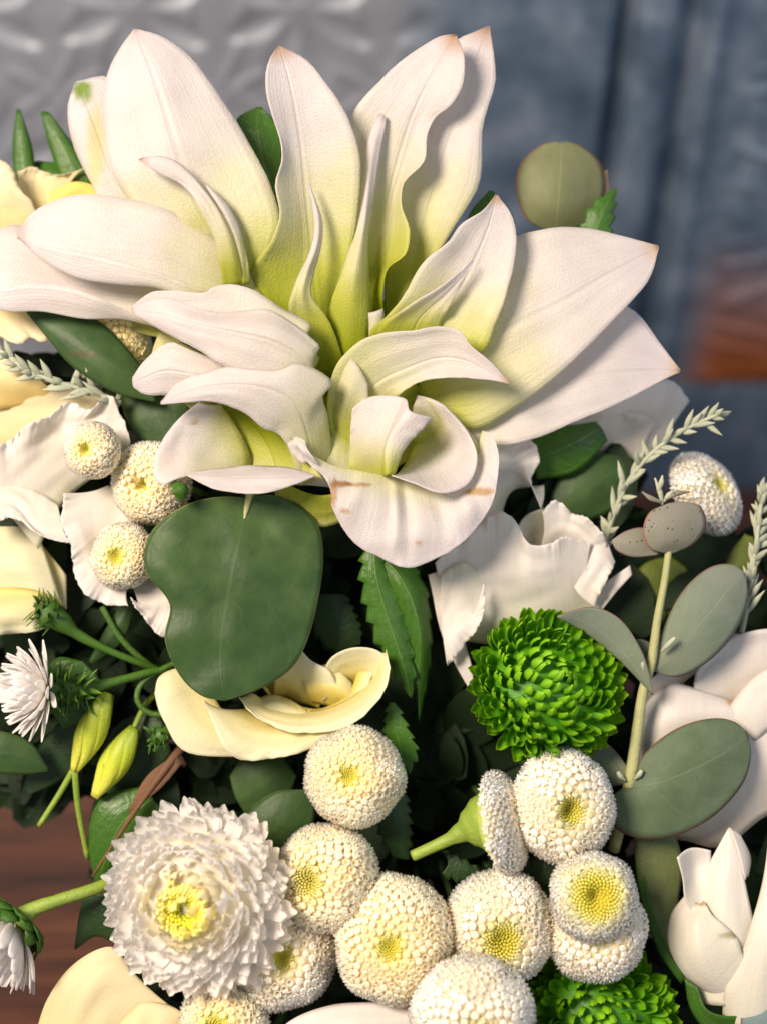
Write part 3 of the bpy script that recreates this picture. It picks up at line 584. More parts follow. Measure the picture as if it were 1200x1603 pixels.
        for lev in (0, 5):
            for a in range(5): fc.append((b0 + lev + a, b0 + lev + (a + 1) % 5, b0 + lev + 5 + (a + 1) % 5, b0 + lev + 5 + a))
        fc.append(tuple(b0 + 10 + a for a in range(5)))
    o = mesh_obj('florets', vo, fo, M_POM, t, uo, co, world=False); o['kind'] = 'stuff'
    o = mesh_obj('flower_centre', vc, fc, M_POM, t, uc, cc, world=False)
    # body under the florets
    V, F, U, CC = [], [], [], []
    prof = [(rho_, .96 * (math.sqrt(max(0, 1 - rho_ * rho_)) * flat - dimple * flat * math.exp(-(rho_ / .22) ** 2)) - .02) for rho_ in (0.0, .1, .2, .3, .45, .6, .75, .87, .97)]
    prof += [(.94, -.12), (.80, -.24), (.5, -.42), (.18, -.60), (.12, -.68)]
    for (a, b_) in prof:
        for q in range(20):
            an = q * math.pi / 10; V.append((a * Rr * math.cos(an), a * Rr * ry * math.sin(an), b_ * Rr)); U.append((q / 20, .5))
            CC.append([c_ * .95 for c_ in hi] if (a < ctr and b_ > 0) else ((.95 * lo[0], .88 * lo[1], .72 * lo[2]) if b_ > -.1 else (.5, .62, .1)))
    for i in range(len(prof) - 1):
        for q in range(20): F.append((i * 20 + q, i * 20 + (q + 1) % 20, (i + 1) * 20 + (q + 1) % 20, (i + 1) * 20 + q))
    mesh_obj('calyx', V, F, M_POM, t, U, CC, world=False)
    if stem:
        bx, by, bd = x - n[0] * r * .6, y + n[1] * r * .6, d - n[2] * r * .6
        tube(t, [(bx, by, bd), (bx * .8 + 600 * .2 - n[0] * 40, by + 30, bd - 90), (600, 1050, -360)], [7, 6, 5], M_STEMD)
    return t

WH = (1.0, .93, .75)
pom(145, 705, -12, 43, (-.30, .05, .95), 'small cream pompon with yellow centre, topmost of three on ruffled white petals', N_=237, seed=1, dimple=.6, ctr=.22)
pom(237, 757, -52, 63, (-.34, -.12, .93), 'cream pompon touching the lower left lily petal, middle of three', N_=302, seed=2, dimple=.7, ctr=.14)
pom(193, 870, -40, 50, (-.20, .03, .97), 'cream pompon against the left edge of the large dark eucalyptus leaf', N_=259, seed=3, ctr=.24)
pom(172, 540, -105, 62, (.1, -.2, .95), 'yellowish pompon mostly hidden behind the narrow olive leaf', lo=(1, .88, .42), seed=4, N_=300, ctr=.12)
pom(555, 1216, 25, 77, (-.17, .22, .96), 'cream pompon below the pale yellow lisianthus, highest of the front cluster', N_=374, seed=5, ry=.95, ctr=.17, dimple=.3)
pom(508, 1375, 20, 82, (-.45, .12, .88), 'cream pompon with wide olive yellow centre beside the big white chrysanthemum', N_=360, seed=6, ctr=.26, hi=(.62, .55, .10), dimple=.4)
pom(440, 1490, -5, 86, (.1, .1, .95), 'white pompon half hidden behind the big white chrysanthemum', lo=WH, N_=345, seed=7)
pom(350, 1604, 20, 68, (-.15, .15, .96), 'cream pompon cut off by the bottom edge under the big chrysanthemum', N_=237, seed=8, ctr=.3)
pom(615, 1470, 40, 90, (-.10, .06, .98), 'cream pompon with small bright yellow centre, in the middle of the front cluster', N_=460, seed=9, ctr=.17, dimple=.25, ry=1.08)
pom(780, 1452, 20, 84, (.02, -.10, .98), 'white pompon with dark slit in its yellow centre, right of the middle one', lo=WH, N_=345, seed=10, ctr=.30, dimple=.3, hi=(.66, .58, .05), ry=1.05)
pom(738, 1590, 95, 92, (.05, -.2, .95), 'blurred white pompon nearest the camera at the bottom edge', lo=WH, N_=345, seed=11, ctr=.2)
pom(880, 1262, 15, 78, (.16, .02, .97), 'white pompon below the upper green chrysanthemum', lo=WH, N_=316, seed=12, ctr=.24, hi=(.62, .56, .06), dimple=.6, ry=1.1)
pom(930, 1455, 15, 78, (.02, .05, .99), 'tall two tiered white pompon with large yellow cup on top, rightmost of the front cluster', lo=WH, N_=331, seed=13, ctr=.05)
# its upper tier
def tier():
    t = [o for o in bpy.data.objects if o.get('label', '').startswith('tall two tiered')][0]
    tmp = pom(928, 1403, 62, 66, (-.02, .25, .97), 'tmp', lo=(1.0, .95, .72), N_=302, seed=14, ctr=.52, dimple=.75, flat=.6, stem=False, hi=(.74, .64, .05), thmax=100)
    M = (Matrix.Translation(t.location) @ t.rotation_quaternion.to_matrix().to_4x4()).inverted() @ (Matrix.Translation(tmp.location) @ tmp.rotation_quaternion.to_matrix().to_4x4())
    for ch, nm in zip(list(tmp.children), ('upper_florets', 'yellow_cup', 'collar')):
        ch.data.transform(M); ch.parent = t; ch.name = nm
    bpy.data.objects.remove(tmp)
tier()
# the pompon seen from the side, on its stem
sp_ = pom(785, 1287, 10, 76, (.93, .22, .28), 'white pompon seen from the side on a green stem beside black gaps', lo=WH, N_=300, seed=15, stem=False, flat=.46, dimple=.1, thmax=106)
tube(sp_, [(782, 1284, 8), (770, 1287, 7), (752, 1291, 6), (735, 1297, 5), (722, 1303, 4), (700, 1315, 0), (672, 1328, -6), (646, 1340, -12)], [58, 54, 44, 30, 16, 10, 9, 9], M_STEM, seg=18)
pom(1105, 772, -140, 66, (.55, .45, .6), 'blurred white pompon behind the speckled eucalyptus leaf', lo=WH, N_=273, seed=16, flat=.5)

# ------------------------------------------------------------------ chrysanthemums with separate petals
def spoon(name, mat, w, l, cup, curl, nu=8, nv=4, point=.35):
    """petal along +Z from the origin, its inner face toward -X; curls inward at the tip"""
    V, F, U = [], [], []
    for i in range(nu + 1):
        t = i / nu; g = min(1, t / .62); hw = w * (.42 + .58 * g * g * (3 - 2 * g))
        if t > .62: hw *= max(.46 - .45 * point, 1 - (.62 + .4 * point) * ((t - .62) / .38) ** (2.8 - point)) 
        a = curl * t * t
        cx, cz = -l * (1 - math.cos(a)) / max(curl, .01) * .8, l * t * (1 - .12 * a)
        for j in range(nv + 1):
            u = 2 * j / nv - 1
            V.append((cx - cup * hw * u * u, hw * u, cz - (.55 * w * u * u if i == nu else .12 * w * u * u if i == nu - 1 else 0) * (1 - point))); U.append((j / nv, t))
    for i in range(nu):
        for j in range(nv):
            a = i * (nv + 1) + j; F.append((a, a + 1, a + nv + 2, a + nv + 1))
    me = bpy.data.meshes.new(name); me.from_pydata(V, [], F)
    ul = me.uv_layers.new(name='UVMap')
    for lo_ in me.loops: ul.data[lo_.index].uv = U[lo_.vertex_index]
    ca = me.color_attributes.new('tint', 'FLOAT_COLOR', 'POINT'); ca.data.foreach_set('color', [1.0] * (4 * len(V)))
    me.polygons.foreach_set('use_smooth', [True] * len(me.polygons)); me.materials.append(mat); return me
def place(me, t, base, direc, inward, sc, roll=0.0, name='petal', sz=None):
    z = direc.normalized(); x = -inward; x = (x - z * x.dot(z))
    x = x.normalized() if x.length > 1e-6 else z.orthogonal().normalized(); y = z.cross(x)
    rot = Matrix((x, y, z)).transposed().to_4x4()
    o = bpy.data.objects.new(name, me); C.objects.link(o); o.parent = t
    o.matrix_local = Matrix.Translation(base) @ rot @ Matrix.Rotation(roll, 4, 'Z') @ Matrix.Diagonal((sc, sc, sz or sc, 1)); return o

def mum(t, r, d, n_, mats, th0, th1, flat, wid, core=.45, curl=(1.3, .7), lean=.0, seed=3, solid=1.6, cup=.45, outer=1.0, point=.35, inner=False):
    rs = random.Random(seed); k = (D0 - d * S) / FPX; Rr = r * k; ga = math.pi * (3 - math.sqrt(5))
    meshes = [spoon('petal', mats, wid, 1.0, cup * rs.uniform(.8, 1.3), curl[0] + (curl[1] - curl[0]) * q / 5, point=point) for q in range(6)]
    if inner:      # petals round the eye are yellow, then cream
        for tn in ((1.0, .90, .38), (1.0, .96, .74)):
            me = meshes[0].copy(); me.color_attributes['tint'].data.foreach_set('color', [*tn, 1.0] * len(me.vertices)); meshes.append(me)
    for i in range(n_):
        f = (i + .5) / n_; th = math.acos(max(-1, math.cos(R(th0)) + f * (math.cos(R(th1)) - math.cos(R(th0))))); ph = i * ga + rs.gauss(0, .04)
        dr = Vector((math.sin(th) * math.cos(ph), math.sin(th) * math.sin(ph), math.cos(th) * flat))
        cr_ = .5 if th < 1.2 else .5 + .0 * th
        base = Vector((dr.x, dr.y, dr.z)) * Rr * core
        tipp = dr * Rr * (1 + rs.gauss(0, .025)) * (1 if th < 1.3 else outer)
        ax = Vector((0, 0, 1)); inw = ax - dr.normalized() * ax.dot(dr.normalized())
        if inw.length < .05: inw = Vector((1, 0, 0))
        direc = (tipp - base); L_ = direc.length
        direc = (direc.normalized() + Vector((rs.gauss(0, .10), rs.gauss(0, .10), rs.gauss(0, .10))) - inw.normalized() * .25 * lean).normalized()
        q = min(5, max(0, int(6 * f + rs.uniform(-.8, .8))))
        if inner and f < .05: q = 6
        elif inner and f < .13: q = 7
        sx = Rr * .5 * (.5 + .5 * math.sin(min(th, 1.5))) * rs.uniform(.88, 1.12)
        place(meshes[q], t, base, direc, inw.normalized(), sx, rs.gauss(0, .18), sz=L_ * 1.08 * rs.uniform(.93, 1.07))
    return Rr
def ball(t, Rr, flat, mat, name, z=0, tint=(1, 1, 1)):
    V, F, U = [], [], []
    for i in range(9):
        th = math.pi * i / 8
        for q in range(18): V.append((Rr * math.sin(th) * math.cos(q * math.pi / 9), Rr * math.sin(th) * math.sin(q * math.pi / 9), z + Rr * flat * math.cos(th))); U.append((q / 18, .3))
    for i in range(8):
        for q in range(18): F.append((i * 18 + q, i * 18 + (q + 1) % 18, (i + 1) * 18 + (q + 1) % 18, (i + 1) * 18 + q))
    return mesh_obj(name, V, F, mat, t, U, [tint] * len(V), world=False)

# big white one, in front at the left
wm = thing('chrysanthemum', 'big white chrysanthemum with yellow centre and dark green eye', 'chrysanthemum', (312, 1405, 40), None, (-.17, .0, .98))
Rw = mum(wm, 146, 40, 298, M_WMUM, 13, 106, .64, .205, cup=.14, core=.50, curl=(1.1, .45), seed=3, outer=1.05, lean=-.15, point=.0, inner=True)
ball(wm, Rw * .80, .62, M_WMUM, 'receptacle', tint=(1, .97, .85))
def disc(t, Rr, z, rad, n_, cols, mat, name='flower_centre', seed=2, dip=.3):
    rs = random.Random(seed); V, F, CC, U = [], [], [], []; ga = math.pi * (3 - math.sqrt(5))
    for i in range(n_):
        f = math.sqrt((i + .5) / n_); ph = i * ga; rr = f * rad * Rr; s = rad * Rr * 1.5 / math.sqrt(n_)
        zz = z * Rr - dip * rad * Rr * (1 - f) ** 1.3; pos = Vector((rr * math.cos(ph), rr * math.sin(ph), zz))
        nrm = Vector((-math.cos(ph) * .35 + rs.gauss(0, .15), -math.sin(ph) * .35 + rs.gauss(0, .15), 1)).normalized(); q = nrm.to_track_quat('Z', 'Y')
        kf = min(1, f * (len(cols) - 1) / 1.0 / (len(cols) - 1) * (len(cols) - 1)); ii = min(len(cols) - 2, int(kf)) if len(cols) > 1 else 0
        g = f * (len(cols) - 1); ii = min(len(cols) - 2, int(g)); g -= ii
        col = [a * (1 - g) + b * g for a, b in zip(cols[ii], cols[ii + 1])]; b0 = len(V)
        for (r_, h_) in ((.8, -1.2), (.85, .7), (.45, 1.7 + rs.uniform(-.3, .5))):
            for a in range(5): V.append(pos + q @ Vector((r_ * s * math.cos(a * 1.2566 + i), r_ * s * math.sin(a * 1.2566 + i), h_ * s))); CC.append(col); U.append((.5, .5))
        for lev in (0, 5):
            for a in range(5): F.append((b0 + lev + a, b0 + lev + (a + 1) % 5, b0 + lev + 5 + (a + 1) % 5, b0 + lev + 5 + a))
        F.append(tuple(b0 + 10 + a for a in range(5)))
    o = mesh_obj(name, V, F, mat, t, U, CC, world=False); return o
disc(wm, Rw, .56, .27, 150, [(.10, .15, .02), (.50, .52, .02), (.86, .78, .05), (.95, .86, .25)], M_POM, dip=.6)
tube(wm, [(330, 1420, -30), (420, 1440, -140), (560, 1300, -350)], [10, 8], M_STEMD)

g1 = thing('chrysanthemum', 'bright green chrysanthemum below the white lisianthus', 'chrysanthemum', (852, 1078, -45), 'green chrysanthemums', (.30, .38, .88))
Rg = mum(g1, 130, -45, 300, M_GMUM, 2, 118, .72, .165, core=.55, curl=(1.5, .8), seed=5, cup=.9, outer=.98, point=.6)
ball(g1, Rg * .76, .72, M_GMUM, 'receptacle')
tube(g1, [(840, 1100, -120), (760, 1150, -220), (620, 1200, -360)], [12, 9], M_STEMD)
g2 = thing('chrysanthemum', 'shaded green chrysanthemum cut off by the bottom edge', 'chrysanthemum', (938, 1602, -50), 'green chrysanthemums', (.05, .12, .99))
Rg2 = mum(g2, 128, -50, 285, M_GMUM, 2, 112, .62, .17, core=.55, curl=(1.3, .6), seed=6, cup=.9, point=.6)
ball(g2, Rg2 * .76, .62, M_GMUM, 'receptacle')
tube(g2, [(930, 1600, -120), (800, 1450, -250), (640, 1250, -370)], [12, 9], M_STEMD)

# ------------------------------------------------------------------ small asters at the left
def spiky(t, x, y, d, dirs, n_, r, ln, mat, name='bract', seed=1, spread=1.0, back=.0):
    rs = random.Random(seed)
    for i in range(n_):
        ax = Vector(dirs).normalized(); o1 = ax.orthogonal().normalized(); o2 = ax.cross(o1); ph = i * 2.4; f = (i + .5) / n_
        side = o1 * math.cos(ph) + o2 * math.sin(ph)
        b = Vector((x, -y, d)) + ax * (f - .5) * r * 1.6 + side * r * (.75 - .3 * f * spread)
        v = (side * (1 - .3 * f) + ax * (.6 - back) + Vector((rs.gauss(0, .2), rs.gauss(0, .2), rs.gauss(0, .2)))).normalized() * ln * rs.uniform(.7, 1.2)
        wv = v.cross(ax); wv = wv.normalized() * ln * .16 if wv.length > 1e-5 else Vector((1, 0, 0))
        q = lambda p_: (p_.x, -p_.y, p_.z)
        m1 = b + v * .5 + side * ln * .12; e = b + v - ax * ln * .1
        petal(t, [[q(b - wv), q(m1 - wv * .8), q(e)], [q(b), q(m1 + side * 1.5), q(e)], [q(b + wv), q(m1 + wv * .8), q(e)]], mat, name, nu=5, nv=2, wob=0, solid=1.2)
ab = thing('aster_bud', 'closed spiky green aster bud on a long stem above the white aster', 'bud', (72, 958, -40))
tube(ab, [(58, 952, -40), (75, 960, -40), (95, 972, -42), (120, 992, -48), (170, 1018, -60), (225, 1040, -85), (330, 1080, -190)], [10, 25, 18, 9, 6, 6, 6], M_CALYX)
spiky(ab, 72, 958, -40, (-.85, .45, .1), 34, 26, 24, M_CALYX, seed=3)
wa = thing('aster', 'white aster seen from the side with shaggy green collar at the left edge', 'aster', (40, 1080, -20))
def aster(t):
    rs = random.Random(8); ax = Vector((-.93, .0, .36)).normalized(); o1 = Vector((0, 1, 0)); o2 = ax.cross(o1).normalized()
    for i in range(84):
        ph = i * 2.39996; f = (i + .5) / 84; side = o1 * math.cos(ph) + o2 * math.sin(ph)
        b = Vector((70, -1080, -20)) + side * (8 + 10 * f)
        v = (ax * (1.05 - .85 * f * f) + side * (.2 + 1.0 * f)).normalized() * (66 + 8 * rs.random())
        wv = v.cross(side).normalized() * 10; q = lambda p_: (p_.x, -p_.y, p_.z)
        m1 = b + v * .6 + side * 3; e = b + v - side * 2
        petal(t, [[q(b - wv * .5), q(m1 - wv), q(e - wv * .3)], [q(b), q(m1 + side * 1.5), q(e + v * .03)], [q(b + wv * .5), q(m1 + wv), q(e + wv * .3)]], M_WMUM, nu=6, nv=4, wob=.6, solid=1.2, vr=(.4, 1))
aster(wa)
tube(wa, [(62, 1080, -20), (80, 1080, -22), (110, 1082, -28), (150, 1075, -40), (200, 1062, -60), (255, 1050, -90), (340, 1080, -190)], [26, 28, 17, 9, 7, 6, 6], M_CALYX)
spiky(wa, 88, 1082, -22, (-.95, .0, .25), 30, 28, 30, M_CALYX, seed=5, back=.5)
spiky(wa, 125, 1080, -30, (-.95, .1, .25), 22, 18, 28, M_CALYX, seed=6, back=.9)
sb = thing('aster_bud', 'tiny green spiky bud tucked under the pale yellow lisianthus', 'bud', (248, 1152, -50))
tube(sb, [(240, 1160, -50), (252, 1152, -50), (270, 1142, -56), (330, 1100, -160)], [8, 16, 8, 5], M_CALYX); spiky(sb, 248, 1154, -50, (-.9, -.2, .3), 22, 15, 18, M_CALYX, seed=9)
em = thing('chrysanthemum', 'white chrysanthemum seen from behind with green sepals, cut by the left edge', 'chrysanthemum', (20, 1450, 10))
def backmum(t):
    rs = random.Random(12); ax = Vector((-.62, -.74, .12)).normalized(); o1 = ax.orthogonal().normalized(); o2 = ax.cross(o1).normalized(); q = lambda p_: (p_.x, -p_.y, p_.z)
    for i in range(60):
        ph = i * 2.39996; side = o1 * math.cos(ph) + o2 * math.sin(ph); f = (i % 6) / 6
        b = Vector((22, -1445, 6)) + side * 18; v = (ax * (.75 + .7 * f) + side * (1.0 - .5 * f)).normalized() * (88 + 14 * rs.random()); wv = v.cross(side).normalized() * 12
        m1 = b + v * .6 + side * 6; e = b + v
        petal(t, [[q(b - wv * .5), q(m1 - wv), q(e - wv * .55)], [q(b), q(m1 + side * 3), q(e + v * .03)], [q(b + wv * .5), q(m1 + wv), q(e + wv * .55)]], M_WMUM, nu=7, nv=4, wob=.6, solid=1.4, vr=(.4, 1))
    for i in range(22):
        ph = i * 2.39996; side = o1 * math.cos(ph) + o2 * math.sin(ph); f = i / 22
        b = Vector((34, -1430, 8)) + side * 10; v = (ax * (.75 - .5 * f) + side * (.8 + .3 * f)).normalized() * (64 - 18 * f + 10 * rs.random()); wv = v.cross(side).normalized() * 17
        m1 = b + v * .55 + side * 14; e = b + v
        petal(t, [[q(b - wv * .6), q(m1 - wv), q(e - wv * .3)], [q(b), q(m1 + side * 5), q(e)], [q(b + wv * .6), q(m1 + wv), q(e + wv * .3)]], M_LEAF, 'sepal', nu=7, nv=4, wob=1, solid=1.6)
backmum(em)
tube(em, [(32, 1440, 8), (52, 1424, 8), (90, 1410, 2), (165, 1385, -25), (300, 1300, -200)], [20, 12, 10, 10, 9], M_STEM)

# ------------------------------------------------------------------ lime lisianthus buds
def bud(x0, y0, x1, y1, d, wd, label, stems):
    t = thing('lisianthus_bud', label, 'bud', (x0, y0, d), 'lime lisianthus buds')
    ax = Vector((x1 - x0, y1 - y0, 0)); pr = Vector((-ax.y, ax.x, 0)).normalized()
    for k in range(4):
        a = k * math.pi / 2 + .4; rl = []
        for j in range(3):
            an = a + (j - 1) * .95; row = []
            for i in range(6):
                f = i / 5; rr = wd * (math.sin(math.pi * (.10 + .82 * f)) ** .9) * (1.08 if j == 1 else .95) * (1 - .25 * f)
                tw = an + f * 2.2; c = Vector((x0, y0, d)) + ax * f + pr * math.cos(tw) * rr + Vector((0, 0, 1)) * math.sin(tw) * rr
                row.append(tuple(c))
            rl.append(row)
        petal(t, rl, M_BUD, nu=14, nv=6, wob=1.5, solid=2)
    for s_ in stems: tube(t, s_, [5, 4.5], M_STEM)
bud(170, 1085, 116, 1208, -55, 25, 'lime yellow closed bud beside the white aster collar', [[(117, 1203, -55), (122, 1260, -70), (138, 1345, -95)], [(116, 1203, -58), (95, 1240, -66), (62, 1292, -80)]])
bud(212, 1140, 148, 1248, -65, 25, 'lime green closed bud, lower of the pair near the brown twig', [[(205, 1150, -75), (240, 1090, -110), (330, 1080, -200)]])
tw = thing('twig', 'thin brown twig slanting down toward the big white chrysanthemum', 'twig', (270, 1185, -60))
tube(tw, [(300, 1150, -90), (265, 1195, -60), (215, 1265, -55), (145, 1372, -60)], [9, 7, 4, 2], M_TWIG, 'branch')
petal(tw, [[(275, 1180, -60), (230, 1215, -58), (200, 1270, -58)], [(285, 1195, -60), (250, 1235, -54), (202, 1272, -58)]], M_TWIG, 'dry_leaf', nu=10, nv=4)

# ------------------------------------------------------------------ pale yellow lisianthus in the middle
yl = thing('lisianthus', 'pale yellow lisianthus under the tip of the big eucalyptus leaf', 'lisianthus', (430, 1100, -40))
yp = lambda r_, **kw: petal(yl, r_, M_YEL, **{'und': 4.0, **kw})
yp([[(420, 1080, -90), (400, 1060, -80), (420, 1030, -70), (470, 1050, -75), (560, 1030, -70), (590, 1060, -70), (560, 1100, -80)], [(440, 1120, -120), (440, 1100, -130), (460, 1085, -130), (500, 1080, -130), (540, 1080, -130), (540, 1100, -120), (520, 1120, -110)]], vr=(.5, 0), swap=True, nu=20, nv=8)
yp([[(440, 1020, -60), (462, 1012, -55), (488, 1035, -50), (515, 1050, -50), (530, 1080, -60)], [(430, 1060, -75), (455, 1055, -70), (475, 1070, -72), (495, 1085, -75), (505, 1100, -80)], [(430, 1090, -95), (445, 1090, -100), (470, 1100, -100), (490, 1105, -100), (500, 1110, -95)]], swap=True, vr=(1, .1), nu=18, nv=12, ruffle=(2, 5))
yp([[(505, 1050, -60), (520, 1028, -42), (550, 1015, -34), (590, 1018, -28), (608, 1035, -25), (604, 1065, -20)], [(520, 1075, -80), (530, 1050, -62), (555, 1040, -52), (580, 1045, -44), (585, 1060, -38), (582, 1078, -30)], [(525, 1095, -100), (535, 1080, -95), (550, 1075, -90), (565, 1078, -80), (568, 1085, -70), (565, 1095, -60)]], swap=True, vr=(1, .15), nu=20, nv=12)
yp([[(243, 1085, -40), (250, 1060, -48), (285, 1045, -55), (330, 1050, -60)], [(258, 1130, -22), (275, 1100, -30), (300, 1085, -42), (335, 1085, -52)], [(300, 1180, -25), (320, 1150, -25), (335, 1130, -35), (355, 1115, -45)], [(430, 1180, -50), (430, 1160, -50), (425, 1145, -55), (420, 1130, -60)]], vr=(1.0, .4), nu=20, nv=20, wob=3, ruffle=(8, 5))
yp([[(385, 1110, -50), (420, 1130, -50), (470, 1135, -48), (525, 1120, -40), (560, 1095, -45)], [(345, 1110, -30), (385, 1145, -22), (450, 1155, -18), (520, 1140, -16), (560, 1110, -22)], [(318, 1096, -18), (335, 1140, -8), (372, 1188, -8), (440, 1186, -5), (500, 1168, -5), (535, 1140, -8)]], swap=True, vr=(.35, 1), nu=30, nv=14, wob=3, ruffle=(8, 6))
yp([[(395, 1085, -55), (430, 1105, -62), (500, 1112, -55), (560, 1085, -45), (588, 1050, -40), (580, 1020, -45)], [(380, 1092, -40), (420, 1122, -30), (490, 1130, -15), (555, 1110, -10), (596, 1065, -12), (602, 1022, -25)], [(374, 1092, -36), (408, 1126, -22), (470, 1146, -4), (545, 1136, 2), (600, 1082, 0), (611, 1045, -8), (604, 1018, -20)]], swap=True, vr=(.4, 1), nu=30, nv=12, wob=2, ruffle=(8, 6))
yp([[(450, 1100, -70), (500, 1110, -65), (545, 1085, -60), (560, 1050, -60)], [(430, 1115, -52), (490, 1128, -44), (560, 1098, -38), (585, 1050, -40)]], swap=True, vr=(.2, .9), nu=18, nv=8)
yp([[(470, 1050, -85), (500, 1042, -75), (530, 1050, -70), (552, 1070, -68)], [(478, 1075, -72), (505, 1072, -60), (535, 1080, -55), (550, 1092, -58)], [(490, 1100, -88), (510, 1104, -80), (530, 1106, -78), (545, 1104, -75)]], swap=True, vr=(.75, .1), nu=24, nv=12, ruffle=(4, 5))
yp([[(400, 1096, -60), (425, 1088, -70), (455, 1096, -72), (480, 1112, -62)], [(410, 1108, -48), (435, 1106, -55), (460, 1114, -54), (485, 1124, -48)], [(420, 1120, -50), (440, 1122, -52), (465, 1128, -50), (490, 1132, -46)]], swap=True, vr=(.4, .95), nu=24, nv=10, ruffle=(4, 5))
tube(yl, [(450, 1130, -110), (520, 1150, -200), (600, 1150, -380)], [14, 9], M_STEMD)

# ------------------------------------------------------------------ white lisianthus, left and right
ll = thing('lisianthus', 'ruffled white lisianthus at the left behind three cream pompons', 'lisianthus', (110, 800, -60))
lw = lambda t, r_, m=M_LISI, **kw: petal(t, r_, m, **{'und': 6.0, **kw})
lw(ll, [[(60, 860, -80), (90, 800, -85), (130, 760, -85), (170, 740, -85), (210, 740, -90)], [(0, 780, -60), (50, 730, -60), (110, 690, -62), (160, 680, -65), (205, 710, -75)], [(-20, 712, -45), (28, 676, -42), (72, 655, -45), (110, 624, -48), (142, 640, -50), (168, 616, -52), (192, 650, -58), (205, 690, -65)]], swap=True, vr=(.2, 1), nu=120, nv=24, ruffle=(9, 8), wob=4)
lw(ll, [[(90, 790, -60), (60, 770, -62), (20, 760, -60), (-30, 760, -60)], [(100, 830, -42), (60, 825, -40), (20, 790, -40), (-30, 790, -40)], [(112, 850, -38), (70, 840, -32), (20, 815, -30), (-30, 820, -30)]], swap=True, vr=(.4, 1), nu=90, nv=20, ruffle=(7, 6), wob=3)
lw(ll, [[(230, 880, -70), (215, 820, -75), (200, 780, -75), (170, 760, -75)], [(200, 920, -60), (170, 870, -60), (150, 820, -62), (140, 770, -65)], [(200, 948, -50), (160, 945, -48), (118, 905, -42), (112, 850, -42), (96, 815, -45), (102, 772, -50)]], swap=True, vr=(.3, 1), nu=110, nv=22, ruffle=(7, 8), wob=4)
lw(ll, [[(200, 900, -80), (240, 880, -80), (300, 900, -80)], [(215, 940, -65), (245, 940, -65), (290, 950, -65)], [(205, 935, -60), (225, 965, -58), (245, 992, -55), (280, 1000, -55)]], swap=True, vr=(.4, 1), nu=80, nv=16, ruffle=(5, 6), wob=2)
tube(ll, [(140, 830, -90), (300, 900, -200), (560, 1050, -370)], [12, 9], M_STEMD)

rl_ = thing('lisianthus', 'frilled white lisianthus right of the bruised lily petal', 'lisianthus', (800, 860, -80))
lw(rl_, [[(760, 880, -120), (780, 820, -120), (800, 770, -120), (850, 760, -120)], [(720, 820, -90), (760, 760, -90), (800, 740, -92), (850, 780, -100)], [(740, 740, -75), (775, 700, -75), (822, 685, -78), (842, 715, -80), (832, 755, -82), (845, 800, -88)]], swap=True, vr=(.2, 1), nu=100, nv=22, ruffle=(6, 6), wob=3)
lw(rl_, [[(700, 1000, -110), (780, 1010, -110), (860, 1000, -110), (930, 960, -110)], [(690, 930, -80), (770, 920, -70), (850, 915, -70), (920, 900, -85)], [(680, 880, -75), (740, 830, -65), (772, 800, -62), (805, 812, -60), (825, 850, -58), (862, 850, -58), (885, 840, -62), (925, 850, -75)]], swap=True, vr=(.1, 1), nu=130, nv=28, ruffle=(6, 7), wob=4, und=9)
lw(rl_, [[(830, 900, -110), (860, 880, -115), (900, 900, -115), (920, 950, -115)], [(850, 840, -90), (880, 830, -92), (915, 860, -95), (930, 920, -100)], [(848, 800, -78), (868, 782, -78), (895, 800, -80), (935, 832, -82), (955, 875, -86), (945, 930, -95)]], swap=True, vr=(.2, 1), nu=100, nv=22, ruffle=(7, 7), wob=3)
lw(rl_, [[(800, 850, -95), (820, 810, -100), (850, 795, -100)], [(815, 880, -110), (835, 850, -125), (868, 830, -120)], [(830, 900, -118), (850, 885, -130), (885, 870, -120)]], vr=(.6, .1), nu=20, nv=14)
lw(rl_, [[(890, 905, -88), (905, 870, -86), (925, 845, -86), (948, 840, -90)], [(905, 930, -80), (925, 890, -74), (940, 870, -74), (955, 862, -82)], [(930, 950, -84), (945, 915, -78), (956, 893, -78), (962, 880, -84)]], swap=False, vr=(.5, 1), nu=40, nv=14, ruffle=(4, 5), wob=2)
lw(rl_, [[(690, 900, -70), (720, 880, -72), (760, 900, -75)], [(690, 970, -60), (720, 960, -58), (745, 960, -60)], [(700, 1045, -62), (728, 1010, -55), (756, 960, -50), (756, 915, -52)]], swap=True, vr=(.3, 1), nu=80, nv=20, ruffle=(6, 6), wob=3)
lw(rl_, [[(670, 900, -85), (690, 990, -85), (712, 1040, -85), (735, 1082, -85)], [(700, 890, -75), (720, 980, -75), (735, 1030, -80), (742, 1078, -84)]], vr=(.5, 1), nu=20, nv=8, ruffle=(3, 5))
lw(rl_, [[(900, 960, -110), (925, 930, -105), (950, 910, -100), (985, 885, -95)], [(920, 985, -105), (945, 950, -100), (965, 925, -96), (988, 900, -94)]], vr=(.5, 1), nu=16, nv=6)
tube(rl_, [(800, 960, -130), (720, 1050, -240), (600, 1150, -390)], [12, 9], M_STEMD)

